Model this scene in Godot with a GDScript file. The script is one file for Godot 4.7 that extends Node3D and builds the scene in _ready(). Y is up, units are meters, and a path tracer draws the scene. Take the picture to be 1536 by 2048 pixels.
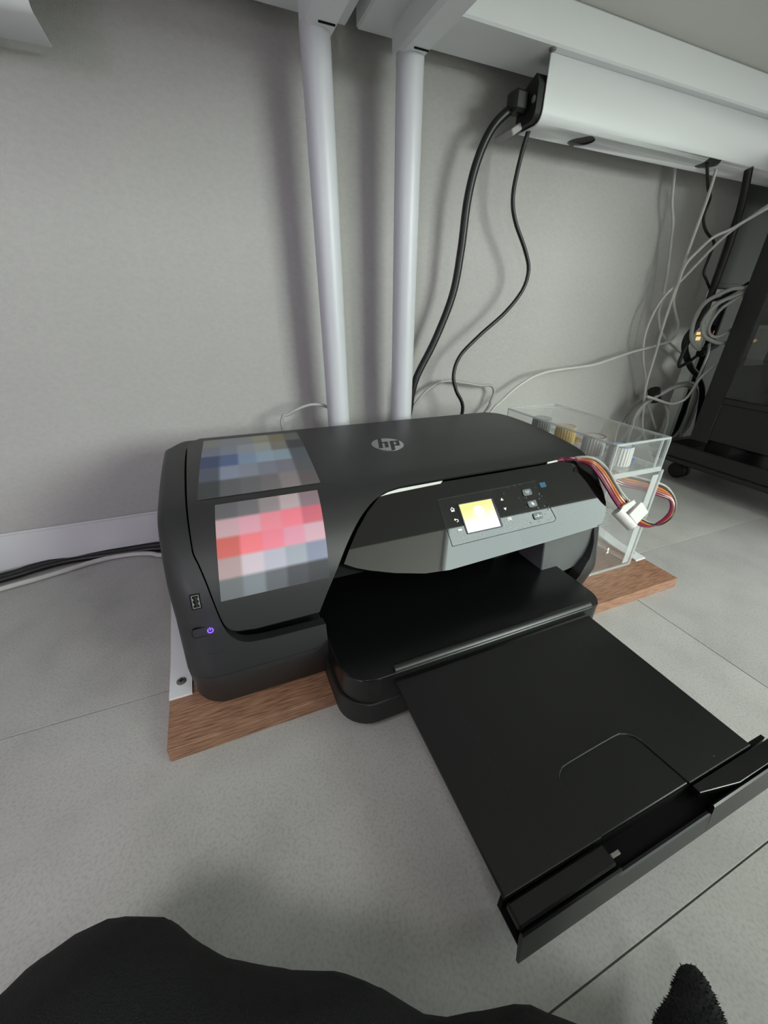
extends Node3D

# ---------------------------------------------------------------- mesh builder
class MB:
	var v := PackedVector3Array()
	var uv := PackedVector2Array()
	var has_uv := false

	func tri(a: Vector3, b: Vector3, c: Vector3) -> void:
		v.append(a); v.append(b); v.append(c)
		if has_uv:
			uv.append(Vector2.ZERO); uv.append(Vector2.ZERO); uv.append(Vector2.ZERO)

	func triuv(a: Vector3, b: Vector3, c: Vector3, ua: Vector2, ub: Vector2, uc: Vector2) -> void:
		v.append(a); v.append(b); v.append(c)
		uv.append(ua); uv.append(ub); uv.append(uc)

	func quad(a: Vector3, b: Vector3, c: Vector3, d: Vector3) -> void:
		tri(a, b, c)
		tri(a, c, d)

	# chamfered box between two corners
	func box(lo: Vector3, hi: Vector3, ch: float = 0.0008, xf: Transform3D = Transform3D.IDENTITY) -> void:
		var c := (lo + hi) * 0.5
		var h := (hi - lo) * 0.5
		ch = minf(ch, minf(h.x, minf(h.y, h.z)) * 0.9)
		var ax := [Vector3.RIGHT, Vector3.UP, Vector3.BACK]
		for a in 3:
			for s in [-1.0, 1.0]:
				var b: int = (a + 1) % 3
				var d: int = (a + 2) % 3
				var n: Vector3 = ax[a] * s * h[a]
				var u: Vector3 = ax[b] * (h[b] - ch)
				var w: Vector3 = ax[d] * (h[d] - ch)
				if s > 0:
					quad(xf * (c + n - u - w), xf * (c + n + u - w), xf * (c + n + u + w), xf * (c + n - u + w))
				else:
					quad(xf * (c + n - u - w), xf * (c + n - u + w), xf * (c + n + u + w), xf * (c + n + u - w))
		for a in 3:
			var b: int = (a + 1) % 3
			var d: int = (a + 2) % 3
			for sb in [-1.0, 1.0]:
				for sd in [-1.0, 1.0]:
					var l: Vector3 = ax[a] * (h[a] - ch)
					var p: Vector3 = c + ax[b] * sb * h[b] + ax[d] * sd * (h[d] - ch)
					var q: Vector3 = c + ax[b] * sb * (h[b] - ch) + ax[d] * sd * h[d]
					if sb * sd > 0:
						quad(xf * (p - l), xf * (p + l), xf * (q + l), xf * (q - l))
					else:
						quad(xf * (p - l), xf * (q - l), xf * (q + l), xf * (p + l))
		for sx in [-1.0, 1.0]:
			for sy in [-1.0, 1.0]:
				for sz in [-1.0, 1.0]:
					var p := c + Vector3(sx * h.x, sy * (h.y - ch), sz * (h.z - ch))
					var q := c + Vector3(sx * (h.x - ch), sy * h.y, sz * (h.z - ch))
					var r := c + Vector3(sx * (h.x - ch), sy * (h.y - ch), sz * h.z)
					if sx * sy * sz > 0:
						tri(xf * p, xf * q, xf * r)
					else:
						tri(xf * p, xf * r, xf * q)

	func loft(rings: Array, closed: bool = true, cap0: bool = true, cap1: bool = true) -> void:
		for i in rings.size() - 1:
			var a: PackedVector3Array = rings[i]
			var b: PackedVector3Array = rings[i + 1]
			var n := a.size()
			for j in (n if closed else n - 1):
				var k := (j + 1) % n
				quad(a[j], a[k], b[k], b[j])
		if closed:
			if cap0:
				cap(rings[0], true)
			if cap1:
				cap(rings[rings.size() - 1], false)

	func cap(ring: PackedVector3Array, flip: bool) -> void:
		var m := Vector3.ZERO
		for p in ring:
			m += p
		m /= ring.size()
		for j in ring.size():
			var k := (j + 1) % ring.size()
			if flip:
				tri(m, ring[k], ring[j])
			else:
				tri(m, ring[j], ring[k])

	func tube(pts: Array, r: float, sides: int = 10, step: float = 0.006, flat: float = 1.0) -> void:
		var p := MB.smooth(pts, step)
		var rings := []
		var up := Vector3(0.13, 0.21, 0.97)
		var t := Vector3.ZERO
		for i in p.size():
			var d: Vector3 = (p[mini(i + 1, p.size() - 1)] - p[maxi(i - 1, 0)]).normalized()
			if i == 0:
				up = (up - d * up.dot(d)).normalized()
			else:
				up = (up - d * up.dot(d)).normalized()
			t = d.cross(up)
			var ring := PackedVector3Array()
			for j in sides:
				var a := TAU * j / sides
				ring.append(p[i] + (up * cos(a) + t * sin(a) * flat) * r)
			rings.append(ring)
		# wind so that the outside is seen counter-clockwise
		for ring_i in rings.size():
			var rr: PackedVector3Array = rings[ring_i]
			rr.reverse()
			rings[ring_i] = rr
		loft(rings)

	static func smooth(pts: Array, step: float) -> PackedVector3Array:
		var o := PackedVector3Array()
		for i in pts.size() - 1:
			var p0: Vector3 = pts[maxi(i - 1, 0)]
			var p1: Vector3 = pts[i]
			var p2: Vector3 = pts[i + 1]
			var p3: Vector3 = pts[mini(i + 2, pts.size() - 1)]
			var n := maxi(1, int(ceil(p1.distance_to(p2) / step)))
			for k in n:
				var t := float(k) / n
				o.append(0.5 * (2.0 * p1 + (p2 - p0) * t + (2.0 * p0 - 5.0 * p1 + 4.0 * p2 - p3) * t * t + (3.0 * p1 - p0 - 3.0 * p2 + p3) * t * t * t))
		o.append(pts[pts.size() - 1])
		return o

	# profile of (radius, height) about the y axis of xf
	func lathe(prof: Array, segs: int, xf: Transform3D) -> void:
		var rings := []
		for q in prof:
			var ring := PackedVector3Array()
			for j in segs:
				var a := -TAU * j / segs
				ring.append(xf * Vector3(cos(a) * q.x, q.y, sin(a) * q.x))
			rings.append(ring)
		loft(rings)

	# polygon in the local xy plane, pushed out from z0 to z1, with a small chamfer on the z1 rim
	func prism(poly: PackedVector2Array, z0: float, z1: float, xf: Transform3D, ch: float = 0.0) -> void:
		if Geometry2D.is_polygon_clockwise(poly):
			poly = poly.duplicate()
			poly.reverse()
		var top := poly
		if ch > 0.0:
			var off := Geometry2D.offset_polygon(poly, -ch, Geometry2D.JOIN_MITER)
			if off.size() == 1 and off[0].size() == poly.size():
				top = PackedVector2Array()
				var o: PackedVector2Array = off[0]
				if Geometry2D.is_polygon_clockwise(o):
					o.reverse()
				for p in poly:
					var best: Vector2 = o[0]
					for q in o:
						if q.distance_to(p) < best.distance_to(p):
							best = q
					top.append(best)
			else:
				ch = 0.0
		var n := poly.size()
		for j in n:
			var k := (j + 1) % n
			var a := poly[j]
			var b := poly[k]
			quad(xf * Vector3(a.x, a.y, z0), xf * Vector3(b.x, b.y, z0), xf * Vector3(b.x, b.y, z1 - ch), xf * Vector3(a.x, a.y, z1 - ch))
			if ch > 0.0:
				quad(xf * Vector3(a.x, a.y, z1 - ch), xf * Vector3(b.x, b.y, z1 - ch), xf * Vector3(top[k].x, top[k].y, z1), xf * Vector3(top[j].x, top[j].y, z1))
		face(top, z1, xf, false)
		face(poly, z0, xf, true)

	func face(poly: PackedVector2Array, z: float, xf: Transform3D, flip: bool) -> void:
		var ix := Geometry2D.triangulate_polygon(poly)
		for i in range(0, ix.size(), 3):
			var a := poly[ix[i]]
			var b := poly[ix[i + 1]]
			var c := poly[ix[i + 2]]
			if ((b - a).cross(c - a) < 0.0) != flip:
				var t := b
				b = c
				c = t
			tri(xf * Vector3(a.x, a.y, z), xf * Vector3(b.x, b.y, z), xf * Vector3(c.x, c.y, z))

	func append(o: MB, xf: Transform3D = Transform3D.IDENTITY) -> void:
		for p in o.v:
			v.append(xf * p)

	func mesh(crease: float = 38.0) -> ArrayMesh:
		var n := v.size() / 3
		var fn := PackedVector3Array()
		fn.resize(n)
		var near := {}
		var keys := []
		keys.resize(v.size())
		for i in n:
			fn[i] = (v[i * 3 + 1] - v[i * 3]).cross(v[i * 3 + 2] - v[i * 3])
			for k in 3:
				var q := Vector3i((v[i * 3 + k] * 50000.0).round())
				keys[i * 3 + k] = q
				if near.has(q):
					near[q].append(i)
				else:
					near[q] = [i]
		var unit := PackedVector3Array()
		unit.resize(n)
		for i in n:
			unit[i] = fn[i].normalized()
		var nn := PackedVector3Array()
		nn.resize(v.size())
		var lim := cos(deg_to_rad(crease))
		var ov := PackedVector3Array()
		ov.resize(v.size())
		var ou := PackedVector2Array()
		if has_uv:
			ou.resize(v.size())
		for i in n:
			for k in 3:
				var s := Vector3.ZERO
				for f in near[keys[i * 3 + k]]:
					if unit[f].dot(unit[i]) >= lim:
						s += fn[f]
				var slot: int = i * 3 + [0, 2, 1][k]
				nn[slot] = s.normalized() if s.length_squared() > 0.0 else Vector3.UP
				ov[slot] = v[i * 3 + k]
				if has_uv:
					ou[slot] = uv[i * 3 + k]
		var arr := []
		arr.resize(Mesh.ARRAY_MAX)
		arr[Mesh.ARRAY_VERTEX] = ov
		arr[Mesh.ARRAY_NORMAL] = nn
		if has_uv:
			arr[Mesh.ARRAY_TEX_UV] = ou
		var m := ArrayMesh.new()
		m.add_surface_from_arrays(Mesh.PRIMITIVE_TRIANGLES, arr)
		return m

# ---------------------------------------------------------------- scene helpers
var used := {}
var M := {}

func numbered(called: String) -> String:
	used[called] = used.get(called, -1) + 1
	return called if used[called] == 0 else "%s_%03d" % [called, used[called]]

func tag(o: Node, label: String, category: String = "", group: String = "") -> void:
	if label: o.set_meta("label", label)
	if category: o.set_meta("category", category)
	if group: o.set_meta("group", group)

func thing(called: String, label: String, category: String, group: String = "", at: Vector3 = Vector3.ZERO) -> Node3D:
	var o := Node3D.new()
	o.name = numbered(called)
	add_child(o)
	o.position = at
	tag(o, label, category, group)
	return o

# commits b (built in world coordinates) as one mesh under parent
func part(called: String, b: MB, mat: Material, parent: Node3D = null, crease: float = 38.0, label: String = "") -> MeshInstance3D:
	var o := MeshInstance3D.new()
	var off := Vector3.ZERO
	var p: Node = parent
	while p and p != self and p is Node3D:
		off += p.position
		p = p.get_parent()
	if off != Vector3.ZERO:
		for i in b.v.size():
			b.v[i] -= off
	o.mesh = b.mesh(crease)
	o.material_override = mat
	if parent == null:
		o.name = numbered(called)
		add_child(o)
	else:
		o.name = called
		parent.add_child(o, true)
	if label: o.set_meta("label", label)
	return o

func structure(called: String, b: MB, mat: Material) -> MeshInstance3D:
	var o := MeshInstance3D.new()
	o.mesh = b.mesh()
	o.material_override = mat
	o.name = called
	add_child(o)
	o.set_meta("kind", "structure")
	return o

func bx(lo: Vector3, hi: Vector3, ch: float = 0.0008) -> MB:
	var b := MB.new()
	b.box(lo, hi, ch)
	return b

func V3(x: float, y: float, z: float) -> Vector3:
	return Vector3(x, y, z)

func plain(col: Color, rough: float, metal: float = 0.0, spec: float = 0.5) -> StandardMaterial3D:
	var m := StandardMaterial3D.new()
	m.albedo_color = col
	m.roughness = rough
	m.metallic = metal
	m.metallic_specular = spec
	return m

func noise_tex(freq: float, seed_: int, oct: int = 4, ramp: Gradient = null, size: int = 512, bump: bool = false) -> NoiseTexture2D:
	var n := FastNoiseLite.new()
	n.noise_type = FastNoiseLite.TYPE_SIMPLEX_SMOOTH
	n.seed = seed_
	n.frequency = freq
	n.fractal_octaves = oct
	var t := NoiseTexture2D.new()
	t.width = size
	t.height = size
	t.seamless = true
	t.noise = n
	if ramp: t.color_ramp = ramp
	if bump: t.as_normal_map = true
	return t

func ramp(stops: Array) -> Gradient:
	var g := Gradient.new()
	var o := PackedFloat32Array()
	var c := PackedColorArray()
	for s in stops:
		o.append(s[0])
		c.append(s[1])
	g.offsets = o
	g.colors = c
	return g

func triplanar(m: StandardMaterial3D, scale_: Vector3) -> void:
	m.uv1_triplanar = true
	m.uv1_world_triplanar = true
	m.uv1_scale = scale_

func gray(x: float, w: float = 0.0) -> Color:
	return Color(x + w, x, x - w)

func rrect(w: float, h: float, r: float, seg: int = 5) -> PackedVector2Array:
	var p := PackedVector2Array()
	for q in [[1, 1, 0], [-1, 1, 1], [-1, -1, 2], [1, -1, 3]]:
		for k in seg + 1:
			var a: float = (q[2] + float(k) / seg) * PI / 2
			p.append(Vector2(q[0] * (w / 2 - r) + cos(a) * r, q[1] * (h / 2 - r) + sin(a) * r))
	return p

func circle(r: float, n: int = 24, c: Vector2 = Vector2.ZERO) -> PackedVector2Array:
	var p := PackedVector2Array()
	for k in n:
		p.append(c + Vector2(cos(TAU * k / n), sin(TAU * k / n)) * r)
	return p

func moved(p: PackedVector2Array, by: Vector2) -> PackedVector2Array:
	var o := PackedVector2Array()
	for q in p: o.append(q + by)
	return o

func stroke(pts: Array, w: float) -> MB:     # a flat pen stroke in local xy, 0.3 mm thick, made of short bars
	var b := MB.new()
	for i in pts.size() - 1:
		var a: Vector2 = pts[i]
		var c: Vector2 = pts[i + 1]
		var d := (c - a).normalized() * w * 0.5
		var n := Vector2(-d.y, d.x)
		b.prism(PackedVector2Array([a - d - n, c + d - n, c + d + n, a - d + n]), 0.0, 0.0003, Transform3D.IDENTITY)
	return b

func put(src: MB, xf: Transform3D) -> MB:
	var b := MB.new()
	b.append(src, xf)
	return b

func _ready() -> void:
	# camera
	var cam := Camera3D.new()
	cam.name = "camera"
	cam.fov = 104.0534
	cam.near = 0.01
	cam.far = 200.0
	cam.transform = Transform3D(Basis(Vector3(0.92071, 0.01799, 0.38982), Vector3(0.16539, 0.88680, -0.43155), Vector3(-0.35346, 0.46181, 0.81351)), Vector3(0, 0.36, 0))
	add_child(cam)
	cam.current = true
	# night sky
	var env := Environment.new()
	env.background_mode = Environment.BG_SKY
	var sky := Sky.new()
	var sm := ProceduralSkyMaterial.new()
	sm.sky_top_color = Color(0.03, 0.032, 0.045)
	sm.sky_horizon_color = Color(0.06, 0.058, 0.07)
	sm.ground_bottom_color = Color(0.03, 0.03, 0.035)
	sm.ground_horizon_color = Color(0.05, 0.05, 0.06)
	sm.sun_angle_max = 0.0
	sky.sky_material = sm
	env.sky = sky
	env.tonemap_mode = Environment.TONE_MAPPER_LINEAR
	env.tonemap_exposure = 2.0
	env.sdfgi_enabled = true
	env.ssao_enabled = true
	env.ssil_enabled = true
	var we := WorldEnvironment.new()
	we.name = "environment"
	we.environment = env
	add_child(we)
	# lamps, structure, things
	make_materials()
	make_unseen_ceiling_lamp(V3(2.64, 2.298, 1.40), 2.0, 0.8, Color(0.93, 1.0, 0.98), 0.9, "unseen large square ceiling lamp on the right, behind the viewer, placed to reflect in the control panel")  # out of view; sized and set for its reflection in the panel
	make_unseen_ceiling_lamp(V3(-0.75, 2.298, 1.0), 0.6, 0.6, Color(1.0, 0.99, 1.0), 1.0, "unseen smaller square ceiling lamp on the left, above the viewer, placed to light the front left floor")  # out of view; lights the floor at the front left
	make_unseen_ceiling_lamp(V3(0.5, 2.298, 2.45), 0.6, 0.6, Color(0.97, 1.0, 0.98), 1.6, "unseen smaller square fill lamp on the ceiling farther back in the middle of the room, placed to light the floor")  # unseen fill for the floor, kept clear of the panel reflection
	make_unseen_floor_lamp(V3(2.0, 0.10, 2.6), 1.3, 1.0, Color(0.955, 1.0, 0.962), 4.2, "unseen wide glowing floor lamp on the right, behind the viewer, placed to light the wall and beam")  # out of view; form chosen to light wall and beam from the right
	make_unseen_floor_lamp(V3(-1.7, 0.20, 2.5), 0.6, 0.8, Color(0.92, 0.88, 1.0), 0.85, "unseen narrower cool floor lamp on the left, behind the viewer, placed to light the left wall and poles")  # out of view; gives the left wall and pole sides their cool light
	make_room()
	desk(0.222, 1.95, "white desk on the right with the cable tray, its beam and right pole in view", 0.279, [V3(0.288, 0.0, -0.594), V3(0.2795, 0.62, -0.594)], 0.459, 1.30, 0.611)
	desk(-1.50, 0.216, "white desk on the left, its thicker looking left pole in view", 0.170, [V3(0.184, 0.0, -0.594), V3(0.1665, 0.62, -0.594)], -1.40, -0.0845, 0.632)
	make_board()
	make_printer()
	make_sticker("sticker", "blue and grey sticker in coarse cells standing for a pixelated patch at the back left of the printer's lid", -0.026, 0.088, 0.215, 0.372, M.sticker_blue, 0.010)
	make_sticker("sticker", "pink and red sticker in coarse cells standing for a pixelated patch on the front left bend of the printer's lid", -0.020, 0.074, 0.118, 0.205, M.sticker_pink, 0.008)
	make_ink_box()
	make_ribbon()
	make_cables()
	make_tower()
	make_person()

# ---------------------------------------------------------------- the printer's outer profile, from the bottom of its front over the top to the back: (z, y)
var prof := PackedVector2Array()
var plen := PackedFloat32Array()

func make_profile() -> void:
	var k := [Vector2(-0.292, 0.020), Vector2(-0.2835, 0.050), Vector2(-0.281, 0.065), Vector2(-0.286, 0.090), Vector2(-0.291, 0.115), Vector2(-0.299, 0.143), Vector2(-0.3125, 0.164), Vector2(-0.330, 0.181), Vector2(-0.348, 0.192), Vector2(-0.375, 0.199), Vector2(-0.45, 0.205), Vector2(-0.535, 0.205)]
	for i in k.size() - 1:
		for j in 8:
			var t := j / 8.0
			var p0: Vector2 = k[maxi(i - 1, 0)]
			var p1: Vector2 = k[i]
			var p2: Vector2 = k[i + 1]
			var p3: Vector2 = k[mini(i + 2, k.size() - 1)]
			prof.append(0.5 * (2.0 * p1 + (p2 - p0) * t + (2.0 * p0 - 5.0 * p1 + 4.0 * p2 - p3) * t * t + (3.0 * p1 - p0 - 3.0 * p2 + p3) * t * t * t))
	for q in [Vector2(-0.535, 0.205), Vector2(-0.541, 0.2035), Vector2(-0.5455, 0.1995), Vector2(-0.547, 0.193), Vector2(-0.547, 0.15), Vector2(-0.547, 0.02)]:
		prof.append(q)
	plen.append(0.0)
	for i in range(1, prof.size()):
		plen.append(plen[i - 1] + prof[i].distance_to(prof[i - 1]))

func at_s(s: float) -> Array:                # point (z, y) and outward normal at arc length s
	s = clampf(s, 0.0, plen[plen.size() - 1])
	var i := 0
	while i < plen.size() - 2 and plen[i + 1] < s: i += 1
	var p := prof[i].lerp(prof[i + 1], (s - plen[i]) / maxf(plen[i + 1] - plen[i], 1e-9))
	var a := prof[maxi(i - 1, 0)]
	var b := prof[mini(i + 2, prof.size() - 1)]
	var d := (b - a).normalized()            # runs up and back; outward is to its front and top
	return [p, Vector2(d.y, -d.x)]

const XL := -0.060
const XR := 0.438

func shell(x: float, s: float, off: float) -> Vector3:
	var q := at_s(s)
	var r := 0.030 if s < 0.10 else lerpf(0.030, 0.007, clampf((s - 0.10) / 0.10, 0.0, 1.0))
	if s > 0.36: r = lerpf(0.007, 0.025, clampf((s - 0.36) / 0.026, 0.0, 1.0))
	var d := minf(x - XL, XR - x)
	var inset := 0.0
	if d < r:
		d = maxf(d, 0.0)
		inset = r - sqrt(maxf(r * r - (r - d) * (r - d), 0.0))
	var p: Vector2 = q[0] + q[1] * (off - inset)
	return Vector3(x, p.y, p.x)

func lookup(t: Array, s: float) -> float:
	if s <= t[0][0]: return t[0][1]
	for i in t.size() - 1:
		if s <= t[i + 1][0]:
			return lerpf(t[i][1], t[i + 1][1], (s - t[i][0]) / maxf(t[i + 1][0] - t[i][0], 1e-9))
	return t[t.size() - 1][1]

func eased(t: Array) -> Array:               # the same table with rounded corners
	var o := []
	for i in t.size() - 1:
		var p0: Vector2 = Vector2(t[maxi(i - 1, 0)][0], t[maxi(i - 1, 0)][1])
		var p1: Vector2 = Vector2(t[i][0], t[i][1])
		var p2: Vector2 = Vector2(t[i + 1][0], t[i + 1][1])
		var p3: Vector2 = Vector2(t[mini(i + 2, t.size() - 1)][0], t[mini(i + 2, t.size() - 1)][1])
		for k in 5:
			var f := k / 5.0
			var m1 := (p2 - p0) * 0.5
			var m2 := (p3 - p1) * 0.5
			var lim := p1.distance_to(p2) * 1.2
			m1 = m1.limit_length(lim)
			m2 = m2.limit_length(lim)
			var h := p1 * (2 * f * f * f - 3 * f * f + 1) + m1 * (f * f * f - 2 * f * f + f) + p2 * (3 * f * f - 2 * f * f * f) + m2 * (f * f * f - f * f)
			if o.is_empty() or h.x > o[o.size() - 1][0] + 1e-6: o.append([h.x, h.y])
	var e: Array = t[t.size() - 1]
	if e[0] > o[o.size() - 1][0] + 1e-6: o.append(e)
	return o

# a piece of the printer's skin between x = left(s) and x = right(s), s0 <= s <= s1, with rims of the given depth
func skin(left: Array, right: Array, s0: float, s1: float, off: float, depth: float, extra: Array = [], cols: int = 22) -> MB:
	var ss := []
	for p in plen:
		if p > s0 + 1e-5 and p < s1 - 1e-5: ss.append(p)
	for e in extra: ss.append(e)
	for t in [left, right]:
		for e in t:
			if e[0] > s0 + 1e-5 and e[0] < s1 - 1e-5: ss.append(e[0])
	ss.append(s0)
	ss.append(s1)
	ss.sort()
	var b := MB.new()
	var rows := []
	var deep := []
	var last := -1.0
	for s in ss:
		if s - last < 2e-5: continue
		last = s
		var x0 := lookup(left, s)
		var x1 := lookup(right, s)
		var row := PackedVector3Array()
		var dr := PackedVector3Array()
		for i in cols + 1:
			var t := float(i) / cols
			t = 0.5 - 0.5 * cos(PI * t)
			var p := shell(lerpf(x0, x1, t), s, off)
			row.append(p)
			var n: Vector2 = at_s(s)[1]
			dr.append(p - Vector3(0, n.y, n.x) * depth)
		rows.append(row)
		deep.append(dr)
	for i in rows.size() - 1:
		var a: PackedVector3Array = rows[i]
		var c: PackedVector3Array = rows[i + 1]
		for j in cols:
			b.quad(a[j], a[j + 1], c[j + 1], c[j])
		var da: PackedVector3Array = deep[i]
		var dc: PackedVector3Array = deep[i + 1]
		b.quad(da[0], a[0], c[0], dc[0])
		b.quad(a[cols], da[cols], dc[cols], c[cols])
		for j in cols:
			b.quad(da[j + 1], da[j], dc[j], dc[j + 1])
	var z := rows.size() - 1
	for j in cols:
		b.quad(deep[0][j], deep[0][j + 1], rows[0][j + 1], rows[0][j])
		b.quad(rows[z][j], rows[z][j + 1], deep[z][j + 1], deep[z][j])
	return b

func side_poly(inset: float, x0: float, x1: float, smin: float, smax: float) -> MB:   # a solid slice across x that follows the profile
	var poly := PackedVector2Array()
	for i in plen.size():
		if plen[i] >= smin and plen[i] <= smax:
			var q := at_s(plen[i])
			var p: Vector2 = q[0] - q[1] * inset
			poly.append(Vector2(-p.x, p.y))
	var b := MB.new()
	b.prism(poly, x0, x1, Transform3D(Basis(Vector3(0, 0, -1), Vector3(0, 1, 0), Vector3(1, 0, 0)), Vector3.ZERO))
	return b

func make_printer() -> void:
	make_profile()
	var dark: Material = M.plastic
	var t := thing("printer", "black inkjet printer with its output tray pulled out, standing on the wooden board", "printer", "", V3(0.19, 0.016, -0.4))
	# left casing with the step under the lid
	var inner := [[0.0, 0.066], [0.0705, 0.066], [0.0712, 0.0138], [0.0731, -0.004], [0.0781, -0.013], [0.0874, -0.0198], [0.1012, -0.0235], [0.1192, -0.0264], [0.1363, -0.0292], [0.1515, -0.0325], [0.165, -0.0355], [0.35, -0.0355], [0.39, -0.02], [0.41, -0.02]]
	var xl := [[0.0, XL], [0.5, XL]]
	var total := plen[plen.size() - 1]
	part("lower_casing", skin(xl, [[0.0, 0.066], [1.0, 0.066]], 0.0, 0.0468, 0.0, 0.012), dark, t)
	var top: float = plen[88]
	var case_left := part("side_casing", skin(xl, inner.slice(0, 2) + eased(inner.slice(2)), 0.0472, top + 0.006, 0.0, 0.012), dark, t)
	# right casing
	var cheek := [[0.0, 0.392], [0.040, 0.395], [0.055, 0.402], [0.0625, 0.4080], [0.080, 0.4125], [0.098, 0.4110], [0.106, 0.4135], [0.112, 0.4200], [0.125, 0.4320], [0.140, 0.4335], [0.190, 0.4335], [0.203, 0.4255], [0.34, 0.4265], [0.39, 0.40], [0.41, 0.40]]
	part("side_casing", skin(eased(cheek), [[0.0, XR], [1.0, XR]], 0.0, top + 0.006, 0.0, 0.014), dark, t)
	var back := skin(xl, [[0.0, XR], [1.0, XR]], top + 0.006, total, 0.0, 0.010)
	part("rear_casing", back, dark, t)
	# core behind the skins, near black to carry the shade of the gaps
	var core := MB.new()
	core.append(side_poly(0.0122, -0.046, 0.0655, 0.0, 0.071))
	core.append(side_poly(0.026, -0.046, 0.0655, 0.0, total))
	core.append(side_poly(0.020, 0.4120, 0.4345, 0.02, total))
	core.append(side_poly(0.016, -0.0565, -0.0450, 0.02, total))
	core.box(V3(0.300, 0.022, -0.530), V3(0.4300, 0.170, -0.336), 0.001)
	core.box(V3(0.372, 0.022, -0.336), V3(0.4140, 0.0590, -0.300), 0.001)
	core.box(V3(0.355, 0.022, -0.430), V3(0.4120, 0.046, -0.302), 0.001)
	var xfz := Transform3D(Basis(Vector3(0, 0, -1), Vector3(0, 1, 0), Vector3(1, 0, 0)), Vector3.ZERO)
	core.prism(PackedVector2Array([Vector2(0.425, 0.022), Vector2(0.53, 0.022), Vector2(0.53, 0.19), Vector2(0.38, 0.187), Vector2(0.352, 0.1785), Vector2(0.30, 0.128), Vector2(0.425, 0.125)]), 0.064, 0.41, xfz)
	part("inner_frame", core, M.core, t)
	# floor line under the lid's lower edge: the finger gap
	var lid_left := [[0.0855, 0.004], [0.0863, -0.0014], [0.0883, -0.0130], [0.0937, -0.0192], [0.1022, -0.0222], [0.1189, -0.0250], [0.1363, -0.0278], [0.1515, -0.0311], [0.165, -0.0341], [0.35, -0.0341], [0.37, -0.032], [0.386, -0.02]]
	var cut := [[0.0855, 0.0611], [0.0864, 0.0616], [0.1089, 0.0737], [0.1404, 0.0932], [0.1623, 0.1108], [0.1756, 0.1249], [0.1820, 0.1335], [0.1868, 0.1420], [0.1900, 0.1500], [0.1921, 0.1600], [0.1933, 0.1720], [0.1940, 0.1870], [0.1949, 0.2186], [0.1957, 0.2960], [0.1962, 0.3900], [0.1966, 0.4200], [0.1985, 0.4255], [0.215, 0.4285], [0.34, 0.4285], [0.37, 0.424], [0.386, 0.408]]
	var lid := part("lid", skin(eased(lid_left), eased(cut), 0.0855, plen[88] + 0.003, 0.0016, 0.0026, [], 40), M.lid, t, 30.0)
	# emblem on the lid
	var c := shell(0.1925, 0.2868, 0.0018)
	var n2: Vector2 = at_s(0.2868)[1]
	var nn := Vector3(0, n2.y, n2.x)
	var fwd := Vector3(0, n2.x, -n2.y)      # up the sheet: away from the front
	var ex := Basis(Vector3(1, 0, 0), fwd, nn)
	var xf := Transform3D(ex, c)
	var disc := MB.new()
	disc.prism(circle(0.0200, 48), -0.0004, 0.0004, xf)
	var em := part("emblem", disc, M.silver, lid, 38.0, "round silver emblem")
	var slant := Transform3D(Basis(Vector3(1, 0, 0), Vector3(0.33, 1, 0), Vector3(0, 0, 1)), Vector3(0, 0, 0.0003))
	var hl := MB.new()
	hl.append(stroke([Vector2(-0.0095, 0.0183), Vector2(-0.0095, -0.0078)], 0.0050))
	hl.append(stroke([Vector2(-0.0080, 0.0058), Vector2(-0.0035, 0.0058)], 0.0036))
	hl.append(stroke([Vector2(-0.0017, 0.0056), Vector2(-0.0017, -0.0078)], 0.0048))
	part("letter_h", put(hl, xf * slant), M.lid_print, em)
	var pl_ := MB.new()
	pl_.append(stroke([Vector2(0.0058, 0.0058), Vector2(0.0058, -0.0182)], 0.0050))
	pl_.append(stroke([Vector2(0.0075, 0.0058), Vector2(0.0118, 0.0058)], 0.0036))
	pl_.append(stroke([Vector2(0.0136, 0.0056), Vector2(0.0136, -0.0060)], 0.0048))
	pl_.append(stroke([Vector2(0.0075, -0.0062), Vector2(0.0128, -0.0062)], 0.0036))
	part("letter_p", put(pl_, xf * slant), M.lid_print, em)
	# memory stick socket and power button on the left casing
	var us := shell(-0.0388, 0.1222, 0.0002)
	var un: Vector2 = at_s(0.1222)[1]
	var uxf := Transform3D(Basis(Vector3(1, 0, 0), Vector3(0, un.x, -un.y), Vector3(0, un.y, un.x)), us)
	var ring := MB.new()
	for q in [[-0.0029, -0.0052, -0.0023, 0.0052], [0.0023, -0.0052, 0.0029, 0.0052], [-0.0029, -0.0056, 0.0029, -0.0050], [-0.0029, 0.0050, 0.0029, 0.0056]]:
		ring.box(V3(q[0], q[1], -0.003), V3(q[2], q[3], 0.0005), 0.0001, uxf)
	for q in [[-0.0023, -0.003, -0.0015, -0.001], [-0.0023, 0.001, -0.0015, 0.003], [0.0015, -0.003, 0.0023, -0.001], [0.0015, 0.001, 0.0023, 0.003]]:
		ring.box(V3(q[0], q[1], -0.002), V3(q[2], q[3], 0.0003), 0.0001, uxf)
	var sock := part("usb_socket", ring, M.steel, case_left, 38.0, "small metal socket rim")
	var hole := MB.new()
	hole.prism(rrect(0.0078, 0.0132, 0.0006), -0.004, 0.00015, uxf)
	part("socket_hole", hole, M.core, case_left)
	var tongue := MB.new()
	tongue.box(V3(-0.0005, -0.0042, 0.0), V3(0.0012, 0.0042, 0.0004), 0.0001, uxf)
	part("socket_tongue", tongue, M.hinge, case_left)
	var ps := shell(-0.0370, 0.0938, 0.0)
	var pn: Vector2 = at_s(0.0938)[1]
	var pxf := Transform3D(Basis(Vector3(1, 0, 0), Vector3(0, pn.x, -pn.y), Vector3(0, pn.y, pn.x)), ps)
	var groove := MB.new()
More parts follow.
